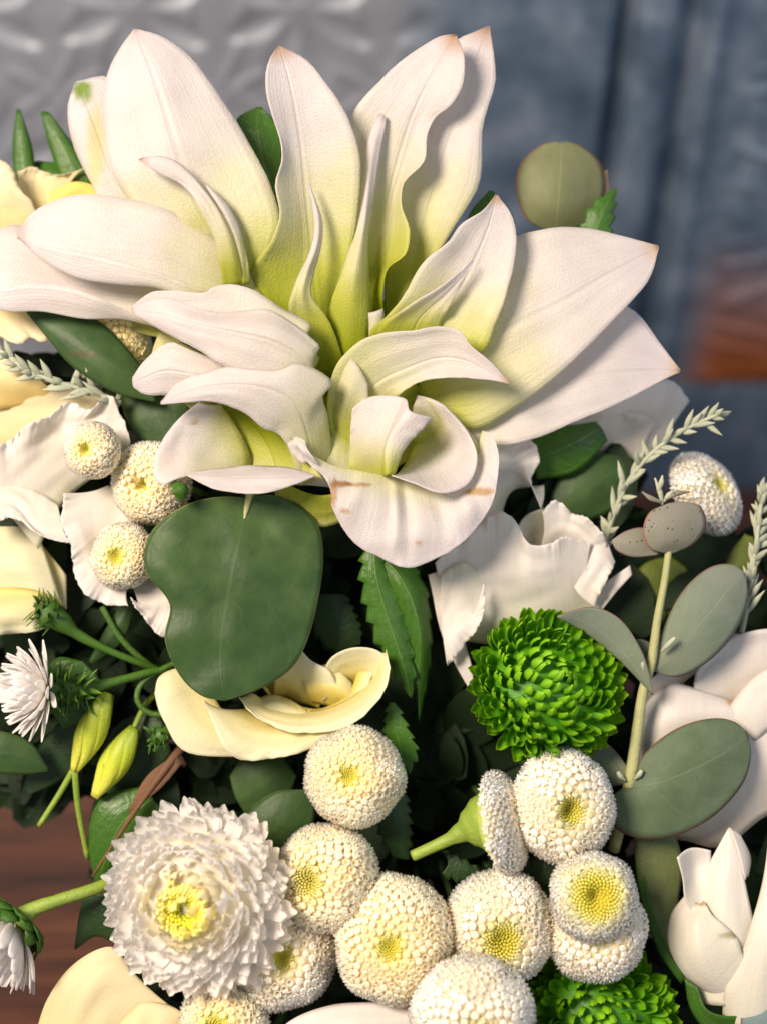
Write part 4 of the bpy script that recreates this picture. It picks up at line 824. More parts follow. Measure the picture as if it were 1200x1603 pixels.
# ------------------------------------------------------------------ cream blooms at the left edge
c1 = thing('lisianthus', 'cream bloom cut by the left edge above the lily petals', 'lisianthus', (20, 310, -110))
lw(c1, [[(-60, 420, -120), (0, 420, -120), (60, 400, -125)], [(-60, 330, -95), (0, 320, -92), (50, 340, -105)], [(-60, 240, -105), (-5, 246, -100), (22, 264, -100), (28, 292, -102), (52, 318, -108), (62, 360, -115)]], M_CREAM, swap=True, vr=(.2, 1), nu=34, nv=14, ruffle=(5, 6))
lw(c1, [[(40, 400, -150), (90, 400, -150), (140, 380, -150)], [(30, 320, -140), (60, 300, -140), (110, 300, -145)], [(28, 270, -140), (55, 262, -140), (90, 275, -145), (135, 262, -150)]], M_CREAM, swap=True, vr=(.2, .9), nu=30, nv=12, ruffle=(6, 7))
c2 = thing('rose', 'bright yellow petals peeking out between the back lily petals', 'rose', (125, 320, -115))
lw(c2, [[(70, 360, -120), (120, 350, -118), (180, 350, -122)], [(78, 310, -110), (120, 298, -105), (170, 310, -112)], [(82, 300, -118), (120, 285, -115), (165, 296, -118)]], M_YELLOW, swap=True, vr=(.5, 1), nu=20, nv=8)
c3 = thing('lisianthus', 'cream frilled bloom at the left edge under the lily petal', 'lisianthus', (10, 540, -90))
lw(c3, [[(-60, 460, -90), (0, 450, -90), (60, 470, -90)], [(-60, 500, -75), (0, 500, -72), (60, 500, -75)], [(-60, 545, -70), (0, 530, -68), (30, 540, -66), (45, 530, -66), (62, 535, -68), (85, 525, -70)]], M_CREAM, swap=True, vr=(.3, 1), nu=44, nv=12, ruffle=(6, 10))
lw(c3, [[(-60, 640, -110), (30, 640, -110), (90, 620, -112)], [(-60, 590, -90), (10, 590, -88), (60, 590, -95)], [(-60, 550, -95), (0, 560, -92), (40, 570, -92), (75, 600, -100)]], M_CREAM, swap=True, vr=(.1, .9), nu=34, nv=12, ruffle=(5, 7))
lw(c3, [[(-60, 760, -130), (60, 740, -130), (180, 700, -130)], [(-60, 680, -115), (60, 660, -110), (170, 660, -118)], [(-60, 620, -115), (40, 610, -110), (110, 605, -112), (170, 620, -118)]], M_CREAM, swap=True, vr=(.3, 1), nu=34, nv=12, ruffle=(5, 6))
c4 = thing('rose', 'pale yellow rose at the left edge above the green aster bud', 'rose', (40, 900, -95))
lw(c4, [[(-40, 820, -95), (0, 824, -92), (35, 826, -92), (62, 842, -98)], [(-40, 900, -80), (0, 900, -72), (50, 900, -75), (85, 905, -90)], [(-40, 960, -85), (0, 955, -80), (60, 950, -82), (100, 960, -95)]], M_YEL, vr=(.7, 1), nu=20, nv=12, wob=4)
lw(c4, [[(-40, 925, -60), (20, 920, -58), (60, 925, -62), (98, 940, -75)], [(-40, 960, -58), (20, 955, -52), (60, 955, -56), (95, 960, -70)], [(-40, 992, -70), (10, 992, -68), (60, 988, -70), (90, 975, -78)]], M_YEL, swap=True, vr=(.35, 1), nu=24, nv=10, ruffle=(3, 4))
lw(c4, [[(60, 845, -110), (80, 870, -108), (104, 900, -110)], [(70, 920, -105), (90, 940, -100), (105, 955, -105)]], M_YEL, vr=(.3, .9), nu=10, nv=8)

# ------------------------------------------------------------------ roses: right, lower right, bottom
rr_ = thing('rose', 'open white rose at the right edge behind the eucalyptus stem', 'rose', (1120, 1150, -90))
rw = lambda t, r_, m=M_ROSEW, **kw: petal(t, r_, m, **{'und': 5.0, **kw})
rw(rr_, [[(1020, 1120, -125), (1080, 1060, -125), (1150, 1020, -125), (1260, 1000, -125)], [(1000, 1080, -110), (1060, 1030, -108), (1120, 1000, -105), (1152, 992, -100), (1200, 1002, -105), (1260, 980, -105)]], swap=True, vr=(.3, 1), nu=24, nv=10, wob=4)
rw(rr_, [[(1090, 1140, -105), (1130, 1110, -105), (1260, 1100, -105)], [(1085, 1080, -95), (1130, 1050, -90), (1260, 1040, -90)], [(1090, 1050, -95), (1130, 1005, -88), (1180, 988, -84), (1260, 985, -84)]], swap=True, vr=(.4, 1), nu=22, nv=12, wob=4)
rw(rr_, [[(1003, 1105, -95), (1050, 1070, -85), (1110, 1085, -88), (1160, 1100, -92), (1260, 1080, -90)], [(1000, 1160, -80), (1050, 1130, -65), (1120, 1120, -62), (1180, 1125, -65), (1260, 1110, -66)], [(985, 1250, -90), (1050, 1220, -68), (1120, 1210, -62), (1190, 1200, -60), (1260, 1190, -62)], [(1000, 1310, -115), (1070, 1315, -100), (1130, 1325, -95), (1200, 1275, -90), (1260, 1260, -90)]], swap=True, vr=(1, .4), nu=30, nv=22, wob=5, stains=[(1160, 1101, 26, 5, (.85, .5, .12))])
rw(rr_, [[(1130, 1120, -75), (1180, 1060, -70), (1260, 1020, -70)], [(1150, 1130, -62), (1200, 1090, -58), (1260, 1060, -58)], [(1180, 1160, -60), (1220, 1130, -56), (1260, 1100, -56)]], vr=(.6, 1), nu=16, nv=10)
rb = thing('rosebud', 'half closed white rosebud in the lower right corner', 'rosebud', (1130, 1450, -30))
bw = lambda r_, **kw: petal(rb, r_, M_BUDW, **kw)
bw([[(1090, 1570, -40), (1080, 1470, -36), (1084, 1405, -32), (1110, 1350, -30), (1140, 1296, -36)], [(1140, 1575, 0), (1132, 1480, 4), (1130, 1410, -2), (1138, 1350, -14), (1141, 1296, -36)], [(1215, 1575, 0), (1190, 1490, 2), (1174, 1420, -6), (1164, 1376, -12), (1154, 1330, -22), (1142, 1297, -36)]], nu=34, nv=18, vr=(.35, 1), wob=3, und=3)
bw([[(1141, 1296, -36), (1153, 1330, -20), (1165, 1378, -10)], [(1150, 1301, -38), (1166, 1336, -28), (1168, 1372, -16)], [(1158, 1307, -40), (1174, 1342, -36), (1170, 1372, -20)]], nu=14, nv=8, vr=(.8, 1), wob=1)
bw([[(1075, 1396, -38), (1049, 1432, -38), (1045, 1480, -40), (1068, 1526, -40), (1113, 1562, -38), (1170, 1580, -30)], [(1090, 1414, -16), (1078, 1448, 4), (1082, 1490, 10), (1104, 1530, 6), (1140, 1555, 0), (1185, 1570, -5)], [(1100, 1410, -8), (1114, 1433, 8), (1129, 1446, 14), (1152, 1468, 18), (1165, 1500, 18), (1200, 1540, 10)]], nu=40, nv=20, vr=(.75, .35), swap=True, wob=3, und=4, stains=[(1098, 1414, 16, 5, (.62, .54, .34)), (1145, 1464, 16, 5, (.55, .5, .3))])
bw([[(1084, 1428, -14), (1072, 1410, -8), (1068, 1375, -2), (1059, 1343, 0)], [(1096, 1418, -20), (1090, 1388, -26), (1084, 1360, -34), (1080, 1328, -22)], [(1107, 1400, -18), (1108, 1378, -24), (1111, 1352, -30), (1111, 1332, -30)]], nu=20, nv=14, vr=(.5, 1), wob=2)
bw([[(1130, 1590, -20), (1135, 1545, 4), (1160, 1490, 10), (1180, 1430, 6), (1195, 1370, -2), (1203, 1300, -14)], [(1180, 1620, 10), (1185, 1550, 26), (1200, 1480, 30), (1215, 1410, 24), (1222, 1340, 10), (1225, 1290, -8)], [(1280, 1620, -20), (1275, 1540, 0), (1270, 1470, 4), (1265, 1390, 0), (1258, 1320, -8), (1245, 1280, -18)]], nu=30, nv=16, vr=(.35, 1), wob=3, und=4)
petal(rb, [[(985, 1240, -85), (996, 1360, -72), (1020, 1450, -60), (1062, 1530, -40)], [(1010, 1230, -85), (1038, 1390, -58), (1045, 1450, -48), (1075, 1520, -36)], [(1030, 1240, -85), (1068, 1350, -66), (1062, 1400, -60), (1058, 1450, -52), (1080, 1520, -40)]], petal_mat('rose_sepal', [(0, (.10, .13, .04)), (1, (.16, .19, .07))], transl=.1, mott=.6, mcol=(.07, .10, .03)), 'sepal', nu=20, nv=8, wob=3)
petal(rb, [[(992, 1330, -78), (1000, 1400, -66), (1030, 1490, -50), (1065, 1540, -38)], [(1003, 1330, -74), (1014, 1400, -60), (1040, 1480, -46), (1072, 1530, -34)]], M_LEAF, 'sepal', nu=16, nv=4)
petal(rb, [[(1070, 1530, -25), (1080, 1580, -20), (1110, 1615, -15), (1160, 1620, -10)], [(1090, 1545, -10), (1105, 1580, 0), (1130, 1590, 5), (1165, 1590, 5)]], M_LEAF, 'sepal', nu=14, nv=6)
br = thing('rose', 'cream rose at the bottom left under the big white chrysanthemum', 'rose', (170, 1570, 0))
lw(br, [[(50, 1640, 0), (75, 1565, -2), (110, 1515, -4), (150, 1488, -6), (178, 1484, -8), (196, 1505, -10)], [(110, 1680, 20), (130, 1600, 18), (160, 1550, 14), (190, 1530, 6), (215, 1530, -2), (230, 1560, -8)], [(200, 1700, 10), (210, 1630, 12), (230, 1600, 8), (250, 1585, 2), (270, 1580, -2), (290, 1590, -6)]], M_CREAM, vr=(.55, 1), nu=26, nv=18, wob=4, ruffle=(2, 5, 'u'))
lw(br, [[(170, 1640, 26), (190, 1600, 22), (225, 1570, 16), (262, 1572, 10)], [(200, 1660, 34), (225, 1620, 32), (255, 1590, 24), (285, 1585, 14)], [(260, 1680, 20), (280, 1640, 18), (295, 1620, 10), (305, 1610, 4)]], M_CREAM, vr=(.45, .9), nu=16, nv=10, wob=3)
bp_ = thing('rose', 'cream petals at the bottom edge beneath the middle pompon', 'rose', (600, 1600, 30))
lw(bp_, [[(420, 1640, 30), (450, 1600, 30), (520, 1573, 30), (600, 1568, 30), (660, 1560, 30), (700, 1520, 30), (728, 1482, 34), (760, 1495, 34), (790, 1540, 30)], [(430, 1680, 40), (480, 1640, 48), (550, 1620, 52), (620, 1615, 52), (680, 1600, 50), (720, 1560, 46), (745, 1530, 42), (765, 1540, 40), (790, 1570, 36)], [(460, 1720, 20), (540, 1700, 30), (640, 1700, 30), (740, 1660, 30), (800, 1620, 25)]], M_ROSEW, swap=True, vr=(1, .4), nu=40, nv=14, wob=3)
bf = thing('lisianthus', 'blurred white bloom behind the lily on the right above silver sprig', 'lisianthus', (985, 660, -170))
lw(bf, [[(890, 720, -190), (930, 740, -190), (990, 740, -190), (1040, 700, -190)], [(900, 680, -170), (940, 680, -165), (1000, 680, -165), (1050, 670, -175)], [(880, 660, -170), (930, 625, -165), (1000, 600, -165), (1050, 595, -170), (1078, 628, -175)]], M_LISI, swap=True, vr=(.1, 1), nu=34, nv=12, ruffle=(6, 6))
lw(bf, [[(930, 730, -175), (960, 740, -175), (1000, 740, -175)], [(930, 680, -160), (965, 670, -155), (1010, 690, -160)], [(935, 655, -160), (970, 640, -155), (1030, 660, -160)]], M_LISI, swap=True, vr=(.2, 1), nu=24, nv=10, ruffle=(5, 5))

# ------------------------------------------------------------------ eucalyptus and other leaves
def leaf(t, left, mid, right, mat, name='leaf', **kw):
    kw.setdefault('nu', 26); kw.setdefault('nv', 12); kw.setdefault('wob', 3); kw.setdefault('solid', 2.0)
    return petal(t, [left, mid, right], mat, name, **kw)
e1 = thing('eucalyptus_sprig', 'large round dark green eucalyptus leaf hanging below the lily', 'eucalyptus', (388, 780, -50))
lf = leaf(e1, [(386, 779, -30), (350, 776, -20), (292, 790, -10), (246, 820, 0), (226, 866, 8), (230, 895, 10), (266, 946, 10), (258, 1000, 12), (278, 1052, 14), (318, 1090, 16), (352, 1097, 16)],
     [(388, 779, -30), (378, 830, -14), (362, 900, 4), (350, 980, 14), (346, 1050, 18), (353, 1097, 16)],
     [(392, 779, -30), (428, 776, -30), (478, 796, -30), (502, 832, -28), (503, 905, -22), (488, 985, -14), (462, 1040, -4), (422, 1070, 8), (354, 1097, 16)], M_EUC, nu=60, nv=30, wob=5, wf=.018)
tube(e1, [(391, 774, -28), (387, 792, -23), (383, 812, -18)], [6, 5, 2], M_STEMP, 'midrib')
tube(e1, [(391, 778, -54), (420, 760, -90), (560, 900, -300)], [6, 6], M_STEM)
e2 = thing('eucalyptus_sprig', 'narrow olive green leaf at the left under the lily petals', 'eucalyptus', (245, 628, -55))
leaf(e2, [(246, 628, -60), (225, 580, -55), (190, 535, -52), (150, 500, -52), (95, 478, -55), (38, 482, -58)], [(246, 629, -58), (200, 590, -38), (150, 555, -34), (100, 520, -40), (38, 483, -56)], [(246, 630, -60), (190, 618, -44), (150, 600, -42), (112, 572, -44), (76, 530, -48), (38, 484, -58)], M_EUC, stains=[(130, 555, 22, 6, (1.6, .8, .9))])
leaf(e2, [(185, 600, -105), (200, 660, -100), (240, 705, -98), (270, 720, -98)], [(230, 615, -95), (245, 650, -88), (262, 690, -90), (275, 720, -96)], [(300, 620, -95), (305, 650, -92), (300, 680, -92), (278, 720, -98)], M_EUC)
e3 = thing('eucalyptus_sprig', 'eucalyptus twig at the right with grey green leaves and pink tip', 'eucalyptus', (1000, 1110, -30))
tube(e3, [(1046, 860, -32), (1040, 905, -32), (1028, 970, -32), (1018, 1040, -34), (1006, 1080, -36), (997, 1140, -38), (985, 1225, -42), (960, 1330, -90)], [5.5, 6, 6.5, 8, 8, 9, 10, 10], M_STEMP)
leaf(e3, [(1046, 866, -30), (1018, 860, -24), (1006, 835, -20), (1015, 803, -20), (1045, 788, -22)], [(1048, 866, -30), (1052, 845, -14), (1056, 815, -12), (1062, 786, -22)], [(1052, 866, -30), (1085, 850, -26), (1104, 822, -26), (1095, 793, -26), (1072, 786, -24)], M_EUCR, wob=2)
leaf(e3, [(1030, 868, -40), (990, 872, -44), (965, 862, -46), (957, 848, -48)], [(1032, 855, -42), (1000, 850, -38), (975, 848, -42), (957, 847, -48)], [(1030, 838, -44), (1005, 826, -46), (978, 832, -48), (957, 846, -48)], M_EUCR)
leaf(e3, [(1022, 1088, -25), (1004, 1020, -14), (968, 968, -10), (925, 950, -10), (871, 964, -12)], [(1021, 1088, -25), (990, 1040, -20), (955, 1000, -20), (915, 972, -18), (871, 965, -12)], [(1020, 1088, -28), (975, 1040, -30), (930, 1000, -30), (898, 980, -24), (871, 966, -13)], M_EUCG)
leaf(e3, [(1020, 1050, -42), (1030, 1000, -45), (1068, 925, -48), (1110, 888, -50), (1145, 884, -52), (1162, 895, -52)], [(1022, 1051, -40), (1060, 1015, -34), (1105, 965, -32), (1145, 915, -42), (1165, 897, -52)], [(1024, 1052, -42), (1060, 1060, -44), (1112, 1032, -44), (1152, 985, -46), (1170, 935, -50), (1166, 900, -52)], M_EUCG)
leaf(e3, [(985, 1228, -38), (1008, 1180, -34), (1060, 1140, -30), (1120, 1124, -28), (1150, 1130, -28), (1168, 1146, -30)], [(987, 1232, -36), (1030, 1225, -20), (1080, 1205, -14), (1130, 1180, -16), (1170, 1152, -28)], [(984, 1228, -40), (955, 1250, -36), (962, 1295, -30), (1000, 1312, -24), (1055, 1308, -20), (1115, 1278, -20), (1162, 1225, -24), (1174, 1180, -28), (1170, 1154, -30)], M_EUCD, nu=34, nv=18)
leaf(e3, [(1020, 1050, -60), (990, 1040, -64), (978, 1020, -68)], [(1022, 1035, -60), (1000, 1018, -64), (980, 1012, -68)], [(1025, 1010, -62), (1000, 1000, -66), (982, 1008, -68)], M_EUCG)
leaf(e3, [(985, 1226, -48), (940, 1230, -70), (900, 1200, -85)], [(985, 1215, -48), (945, 1190, -66), (905, 1175, -85)], [(985, 1205, -50), (950, 1165, -74), (910, 1160, -85)], M_EUCG)
for a in ([(1036, 790, -22), (1032, 770, -20), (1024, 748, -18)], [(1038, 785, -22), (1046, 775, -20), (1052, 768, -18)], [(1040, 782, -20), (1060, 772, -20), (1078, 770, -22)], [(1034, 786, -20), (1018, 780, -18), (1004, 770, -18)], [(1030, 768, -18), (1034, 756, -16), (1036, 744, -16)]):
    tube(e3, a, [2.5, 4.5, 1.5], M_SILVER if a[2][0] < 1060 and a[2][0] > 1010 else M_EUCR, 'leaf')
for a in ([(1034, 1020, -20), (1046, 1008, -16), (1056, 998, -14)], [(1006, 1052, -20), (1005, 1040, -18), (1004, 1028, -18)], [(992, 1220, -30), (1000, 1212, -26), (1004, 1206, -24)], [(978, 1222, -30), (970, 1215, -28), (966, 1208, -28)]):
    tube(e3, a, [2, 4.5, 3], M_SILVER, 'leaf_bud')
e4 = thing('eucalyptus_sprig', 'blurred round olive eucalyptus leaf standing against the tin wall', 'eucalyptus', (860, 360, -150))
leaf(e4, [(858, 362, -152), (825, 345, -148), (808, 300, -145), (815, 255, -145), (845, 228, -146), (872, 222, -148)], [(868, 362, -150), (872, 320, -122), (876, 270, -122), (878, 223, -146)], [(880, 362, -152), (925, 345, -152), (945, 300, -152), (938, 255, -150), (910, 230, -150), (885, 222, -148)], M_EUCO, nv=16)
leaf(e4, [(920, 345, -165), (935, 310, -165), (938, 262, -165)], [(930, 345, -162), (946, 310, -160), (945, 268, -163)], [(940, 345, -165), (953, 310, -165), (948, 265, -165)], petal_mat('tan_leaf', [(0, (.42, .28, .14)), (1, (.45, .30, .15))], transl=.15), nv=6)
tube(e4, [(868, 362, -152), (850, 450, -170), (700, 800, -300)], [6, 6], M_STEM)

def plain(label, cat, name, parts, mat, **kw):
    t = thing(name, label, cat, parts[0][1][0])
    for p in parts: leaf(t, *p, kw.get('m', mat), **{k: v for k, v in kw.items() if k != 'm'})
    return t
plain('bright green serrated leaf tip beside the olive eucalyptus leaf', 'leaf', 'serrated_leaf', [([(905, 400, -110), (912, 350, -105), (930, 318, -105), (962, 294, -108)], [(930, 400, -105), (935, 355, -98), (948, 322, -98), (962, 294, -108)], [(950, 400, -110), (956, 360, -105), (960, 325, -104), (963, 294, -108)])], M_LEAF, serr=(5, 9), nu=30)
plain('dark green leaf tip between the tall lily petal and the upright one', 'leaf', 'leaf', [([(735, 400, -115), (732, 340, -112), (765, 299, -112)], [(765, 400, -108), (766, 345, -102), (768, 299, -110)], [(800, 400, -115), (803, 340, -112), (770, 299, -112)])], M_LEAF)
plain('green leaf between the two tall left lily petals', 'leaf', 'leaf', [([(430, 330, -100), (385, 250, -98), (370, 190, -98), (402, 168, -100)], [(440, 330, -92), (415, 260, -85), (402, 210, -88), (405, 168, -100)], [(470, 330, -100), (445, 260, -95), (440, 205, -95), (410, 168, -100)])], M_LEAF)
plain('narrow dark green leaf at the far upper left', 'leaf', 'leaf', [([(25, 300, -170), (20, 230, -170), (26, 172, -170)], [(40, 300, -165), (34, 230, -162), (29, 171, -170)], [(56, 300, -170), (52, 240, -170), (32, 172, -170)])], M_LEAF, nu=14, nv=6)
plain('narrow mid green leaf slanting toward the back lily petal', 'leaf', 'leaf', [([(100, 300, -165), (78, 230, -165), (64, 176, -165)], [(125, 290, -160), (98, 230, -158), (70, 174, -165)], [(150, 290, -165), (118, 232, -165), (78, 176, -165)])], M_LEAF, nu=14, nv=6)
plain('dark foliage behind the cream bloom at the upper left', 'leaf', 'leaf', [([(20, 290, -190), (30, 265, -190), (60, 252, -190)], [(80, 330, -185), (90, 280, -180), (90, 255, -190)], [(150, 320, -190), (145, 280, -190), (120, 262, -190)])], M_LEAF, nu=14, nv=8)
plain('toothed green leaf hanging right of the big eucalyptus leaf', 'leaf', 'serrated_leaf', [([(578, 850, -60), (566, 890, -58), (574, 950, -56), (592, 1005, -54), (618, 1052, -54), (642, 1092, -56)], [(585, 850, -58), (588, 900, -46), (602, 955, -42), (620, 1010, -42), (634, 1055, -48), (643, 1092, -56)], [(592, 850, -60), (606, 890, -60), (628, 945, -58), (642, 1000, -58), (648, 1050, -58), (644, 1092, -56)])], M_LEAF, serr=(8, 12), nu=52, nv=14)
plain('glossy folded leaf with saw edge under the bruised lily petal', 'leaf', 'serrated_leaf', [([(583, 868, -72), (600, 915, -70), (620, 960, -68), (634, 1010, -68), (642, 1065, -70)], [(590, 866, -70), (622, 900, -52), (645, 945, -46), (656, 1000, -50), (652, 1070, -66)], [(600, 864, -74), (640, 880, -74), (662, 915, -76), (672, 970, -78), (672, 1040, -80), (655, 1130, -82)])], M_LEAF, serr=(8, 5), nu=52, nv=14)
plain('saw edged leaf between the yellow lisianthus and the black gap', 'leaf', 'serrated_leaf', [([(608, 1100, -50), (600, 1150, -55), (618, 1195, -52)], [(612, 1100, -48), (620, 1150, -46), (634, 1200, -50)], [(618, 1100, -50), (642, 1150, -44), (652, 1178, -46), (640, 1212, -50)])], M_LEAF, serr=(6, 9), nu=42)
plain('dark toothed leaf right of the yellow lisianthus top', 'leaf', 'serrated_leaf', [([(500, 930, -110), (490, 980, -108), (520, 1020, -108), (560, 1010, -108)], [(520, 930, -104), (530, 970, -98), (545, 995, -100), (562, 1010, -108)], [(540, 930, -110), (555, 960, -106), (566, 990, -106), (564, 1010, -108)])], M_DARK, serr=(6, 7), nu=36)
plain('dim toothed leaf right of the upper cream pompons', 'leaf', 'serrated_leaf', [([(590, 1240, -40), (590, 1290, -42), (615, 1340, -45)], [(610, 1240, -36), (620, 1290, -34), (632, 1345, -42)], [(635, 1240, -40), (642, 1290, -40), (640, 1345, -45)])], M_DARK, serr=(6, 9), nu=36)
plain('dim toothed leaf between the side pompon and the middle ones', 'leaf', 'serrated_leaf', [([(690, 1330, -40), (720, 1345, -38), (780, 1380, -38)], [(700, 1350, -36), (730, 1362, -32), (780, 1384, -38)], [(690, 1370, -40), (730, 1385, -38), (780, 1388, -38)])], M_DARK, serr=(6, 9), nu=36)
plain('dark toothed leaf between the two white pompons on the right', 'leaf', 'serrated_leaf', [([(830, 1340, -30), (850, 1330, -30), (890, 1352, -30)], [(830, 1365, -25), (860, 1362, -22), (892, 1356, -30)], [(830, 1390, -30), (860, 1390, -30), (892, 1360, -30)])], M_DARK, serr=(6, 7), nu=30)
plain('round dark leaf behind the silver sprig on the right', 'leaf', 'leaf', [([(860, 780, -150), (885, 735, -148), (930, 712, -148), (985, 715, -150)], [(870, 800, -145), (915, 770, -138), (955, 740, -140), (990, 718, -150)], [(880, 820, -150), (930, 812, -148), (975, 785, -148), (994, 722, -150)])], M_EUC)
plain('yellow green leaf in the shade under the lower right lily petal', 'leaf', 'leaf', [([(830, 690, -130), (870, 672, -128), (930, 660, -130)], [(835, 720, -125), (885, 700, -118), (940, 670, -130)], [(840, 750, -130), (900, 740, -128), (950, 690, -130)])], M_LEAF)
plain('lime green blurred leaf behind the eucalyptus stem', 'leaf', 'leaf', [([(985, 985, -170), (975, 930, -168), (1005, 885, -168), (1060, 870, -170)], [(1010, 985, -162), (1018, 940, -156), (1038, 905, -158), (1064, 872, -170)], [(1030, 985, -170), (1060, 950, -166), (1078, 910, -168), (1068, 874, -170)])], M_DIM)
plain('lime green blurred bud leaf at the right edge', 'leaf', 'leaf', [([(1130, 920, -150), (1140, 870, -148), (1165, 835, -150)], [(1150, 925, -142), (1160, 880, -138), (1170, 838, -148)], [(1175, 920, -150), (1185, 880, -148), (1178, 840, -150)])], M_DIM)
plain('blue grey leaf with red rim in the bottom right corner', 'leaf', 'leaf', [([(1230, 1680, 10), (1165, 1625, 8), (1160, 1590, 8), (1190, 1555, 8), (1240, 1530, 6)], [(1250, 1680, 20), (1210, 1630, 22), (1210, 1590, 20), (1225, 1560, 14), (1250, 1530, 6)], [(1290, 1680, 10), (1280, 1620, 10), (1270, 1560, 8), (1260, 1530, 6)])], petal_mat('blue_grey_leaf', [(0, (.14, .20, .20)), (1, (.17, .24, .24))], rough=.6, transl=.08, mott=.4, mcol=(.12, .17, .17), edge=((.20, .06, .05), .46)))
plain('green leaf hanging below the lime buds over the table', 'leaf', 'leaf', [([(230, 1230, -95), (160, 1250, -92), (138, 1310, -90), (150, 1385, -92)], [(240, 1250, -88), (190, 1290, -80), (168, 1340, -82), (152, 1385, -92)], [(260, 1270, -95), (225, 1330, -92), (190, 1370, -92), (154, 1386, -92)])], M_LEAF)
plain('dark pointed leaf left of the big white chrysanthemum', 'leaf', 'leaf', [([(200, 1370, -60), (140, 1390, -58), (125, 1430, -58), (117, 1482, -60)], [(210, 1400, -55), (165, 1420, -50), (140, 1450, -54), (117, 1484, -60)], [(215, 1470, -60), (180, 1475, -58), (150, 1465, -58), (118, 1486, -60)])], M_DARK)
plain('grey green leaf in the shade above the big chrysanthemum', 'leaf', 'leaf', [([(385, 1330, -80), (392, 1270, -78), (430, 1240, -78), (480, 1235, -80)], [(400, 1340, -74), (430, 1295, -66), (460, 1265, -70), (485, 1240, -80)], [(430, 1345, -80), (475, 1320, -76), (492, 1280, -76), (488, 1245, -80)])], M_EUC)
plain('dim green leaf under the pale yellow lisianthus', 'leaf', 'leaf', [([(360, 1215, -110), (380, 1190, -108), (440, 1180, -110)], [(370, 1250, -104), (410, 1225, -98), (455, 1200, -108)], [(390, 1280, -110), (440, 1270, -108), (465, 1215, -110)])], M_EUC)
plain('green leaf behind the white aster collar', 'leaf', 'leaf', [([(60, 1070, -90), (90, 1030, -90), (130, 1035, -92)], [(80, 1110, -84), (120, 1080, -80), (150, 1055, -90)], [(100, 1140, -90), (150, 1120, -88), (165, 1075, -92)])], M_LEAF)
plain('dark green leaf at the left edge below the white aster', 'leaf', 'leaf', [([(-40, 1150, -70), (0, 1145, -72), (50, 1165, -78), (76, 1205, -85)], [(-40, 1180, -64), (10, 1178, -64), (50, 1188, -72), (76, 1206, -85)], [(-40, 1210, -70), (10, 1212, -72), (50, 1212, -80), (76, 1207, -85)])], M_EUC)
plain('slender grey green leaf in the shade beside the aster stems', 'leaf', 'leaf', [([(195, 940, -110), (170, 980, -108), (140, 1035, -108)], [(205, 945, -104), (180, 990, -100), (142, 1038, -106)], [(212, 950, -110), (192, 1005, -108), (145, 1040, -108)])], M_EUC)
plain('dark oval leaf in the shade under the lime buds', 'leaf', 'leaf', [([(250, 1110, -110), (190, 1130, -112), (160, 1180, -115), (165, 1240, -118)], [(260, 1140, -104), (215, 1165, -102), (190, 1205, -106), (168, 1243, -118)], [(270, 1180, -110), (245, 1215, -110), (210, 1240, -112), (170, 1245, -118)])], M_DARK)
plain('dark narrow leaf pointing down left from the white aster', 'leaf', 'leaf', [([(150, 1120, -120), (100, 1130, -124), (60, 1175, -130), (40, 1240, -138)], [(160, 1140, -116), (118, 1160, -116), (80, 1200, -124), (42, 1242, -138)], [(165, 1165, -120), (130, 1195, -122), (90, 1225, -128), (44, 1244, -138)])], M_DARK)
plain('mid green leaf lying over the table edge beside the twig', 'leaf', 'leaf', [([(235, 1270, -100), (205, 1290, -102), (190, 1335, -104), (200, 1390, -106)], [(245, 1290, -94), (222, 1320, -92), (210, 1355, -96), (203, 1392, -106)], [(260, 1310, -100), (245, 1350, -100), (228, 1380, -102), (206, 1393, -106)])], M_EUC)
ft = thing('stem', 'curled green tendril stem left of the pale yellow lisianthus', 'stem', (220, 1080, -80))
tube(ft, [(270, 1120, -80), (232, 1115, -76), (215, 1095, -74), (222, 1070, -76), (260, 1045, -90), (330, 1020, -150)], [5, 5], M_STEMD)
st2 = thing('stem', 'thin green stem crossing the black gap beside the aster bud', 'stem', (190, 1000, -95))
tube(st2, [(160, 950, -95), (190, 1000, -95), (240, 1045, -110), (330, 1090, -190)], [5, 5], M_STEMD)

# ------------------------------------------------------------------ silver foliage sprigs
def sprig(label, pts, n_, ln, wd, d_sp, at):
    t = thing('silver_sprig', label, 'foliage', at, 'silver foliage sprigs')
    tube(t, pts, [4.5, 3], M_SILVER)
    rs = random.Random(n_ * 3 + int(pts[0][0]))
    for i in range(n_):
        f = d_sp[0] + (d_sp[1] - d_sp[0]) * i / (n_ - 1); c = cr(pts, f); c2 = cr(pts, min(1, f + .03)); tg = (c2 - c)
        tg = tg.normalized() if tg.length > .01 else (cr(pts, 1) - cr(pts, .95)).normalized()
        sd = Vector((-tg.y, tg.x, 0)).normalized(); s_ = 1 if i % 2 else -1; out = (sd * s_ * math.cos(i * .9) + Vector((0, 0, 1)) * math.sin(i * .9 + s_)).normalized()
        if abs(out.z) > .8: out = (out + sd * s_ * .8).normalized()
        v = (tg * rs.uniform(.3, 1.3) + out * rs.uniform(.3, 1.1) + Vector((rs.gauss(0, .25), rs.gauss(0, .25), rs.gauss(0, .3)))).normalized() * ln * rs.uniform(.45, 1.3) * (1.15 - .35 * f); wv = Vector((-v.y, v.x, 0)).normalized() * wd
        b = c; m1 = b + v * .55 - out * 2; e = b + v + tg * 4
        petal(t, [[tuple(b - wv * .5), tuple(m1 - wv), tuple(e)], [tuple(b), tuple(m1 + Vector((0, 0, 2))), tuple(e)], [tuple(b + wv * .5), tuple(m1 + wv), tuple(e)]], M_SILVER, 'leaf', nu=6, nv=4, wob=.8, solid=1.4)
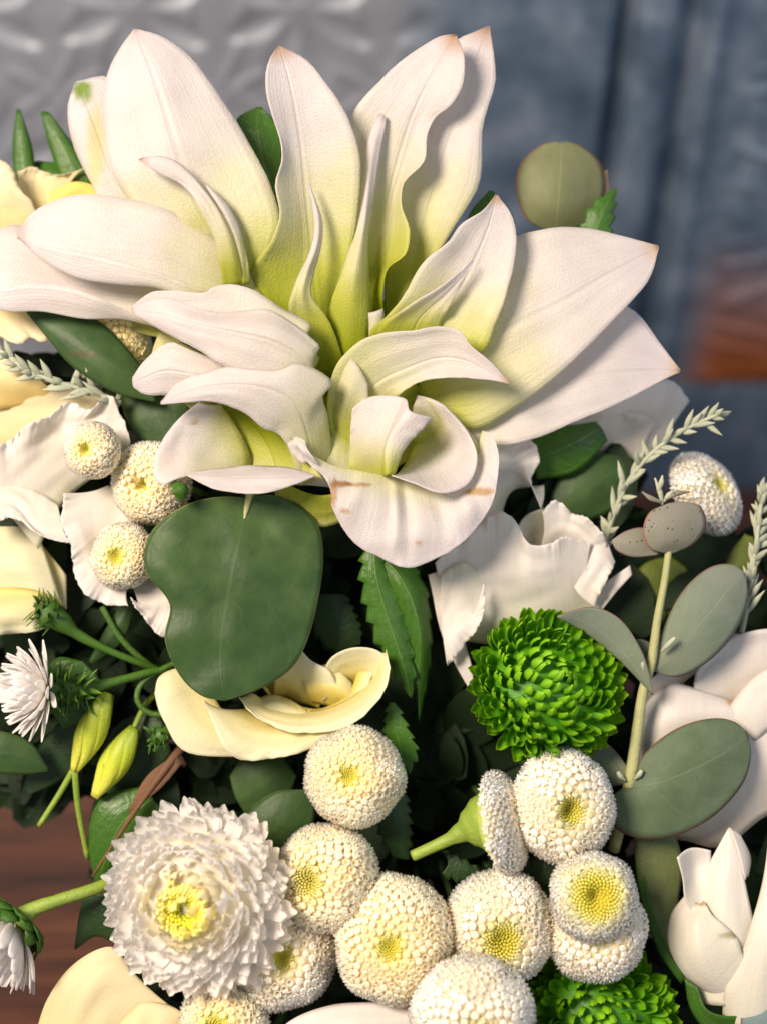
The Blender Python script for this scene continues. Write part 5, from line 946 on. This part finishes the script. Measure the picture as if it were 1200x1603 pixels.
sprig('pale silver sprig reaching up right against the dark blue wall', [(935, 900, -115), (955, 820, -105), (985, 750, -95), (1030, 700, -85), (1080, 668, -80), (1125, 648, -78)], 46, 34, 4.5, (.05, 1), (985, 750, -95))
sprig('pale silver sprig standing at the right edge', [(1160, 990, -80), (1172, 930, -78), (1180, 870, -76), (1188, 810, -76), (1192, 770, -76)], 34, 34, 4.5, (.1, 1), (1175, 900, -78))
sprig('grey silver sprig at the left edge among cream petals', [(190, 630, -65), (140, 612, -60), (90, 598, -54), (45, 580, -50), (0, 548, -50)], 34, 38, 5, (0, 1), (60, 585, -52))

# ------------------------------------------------------------------ dense shaded greenery inside the bouquet
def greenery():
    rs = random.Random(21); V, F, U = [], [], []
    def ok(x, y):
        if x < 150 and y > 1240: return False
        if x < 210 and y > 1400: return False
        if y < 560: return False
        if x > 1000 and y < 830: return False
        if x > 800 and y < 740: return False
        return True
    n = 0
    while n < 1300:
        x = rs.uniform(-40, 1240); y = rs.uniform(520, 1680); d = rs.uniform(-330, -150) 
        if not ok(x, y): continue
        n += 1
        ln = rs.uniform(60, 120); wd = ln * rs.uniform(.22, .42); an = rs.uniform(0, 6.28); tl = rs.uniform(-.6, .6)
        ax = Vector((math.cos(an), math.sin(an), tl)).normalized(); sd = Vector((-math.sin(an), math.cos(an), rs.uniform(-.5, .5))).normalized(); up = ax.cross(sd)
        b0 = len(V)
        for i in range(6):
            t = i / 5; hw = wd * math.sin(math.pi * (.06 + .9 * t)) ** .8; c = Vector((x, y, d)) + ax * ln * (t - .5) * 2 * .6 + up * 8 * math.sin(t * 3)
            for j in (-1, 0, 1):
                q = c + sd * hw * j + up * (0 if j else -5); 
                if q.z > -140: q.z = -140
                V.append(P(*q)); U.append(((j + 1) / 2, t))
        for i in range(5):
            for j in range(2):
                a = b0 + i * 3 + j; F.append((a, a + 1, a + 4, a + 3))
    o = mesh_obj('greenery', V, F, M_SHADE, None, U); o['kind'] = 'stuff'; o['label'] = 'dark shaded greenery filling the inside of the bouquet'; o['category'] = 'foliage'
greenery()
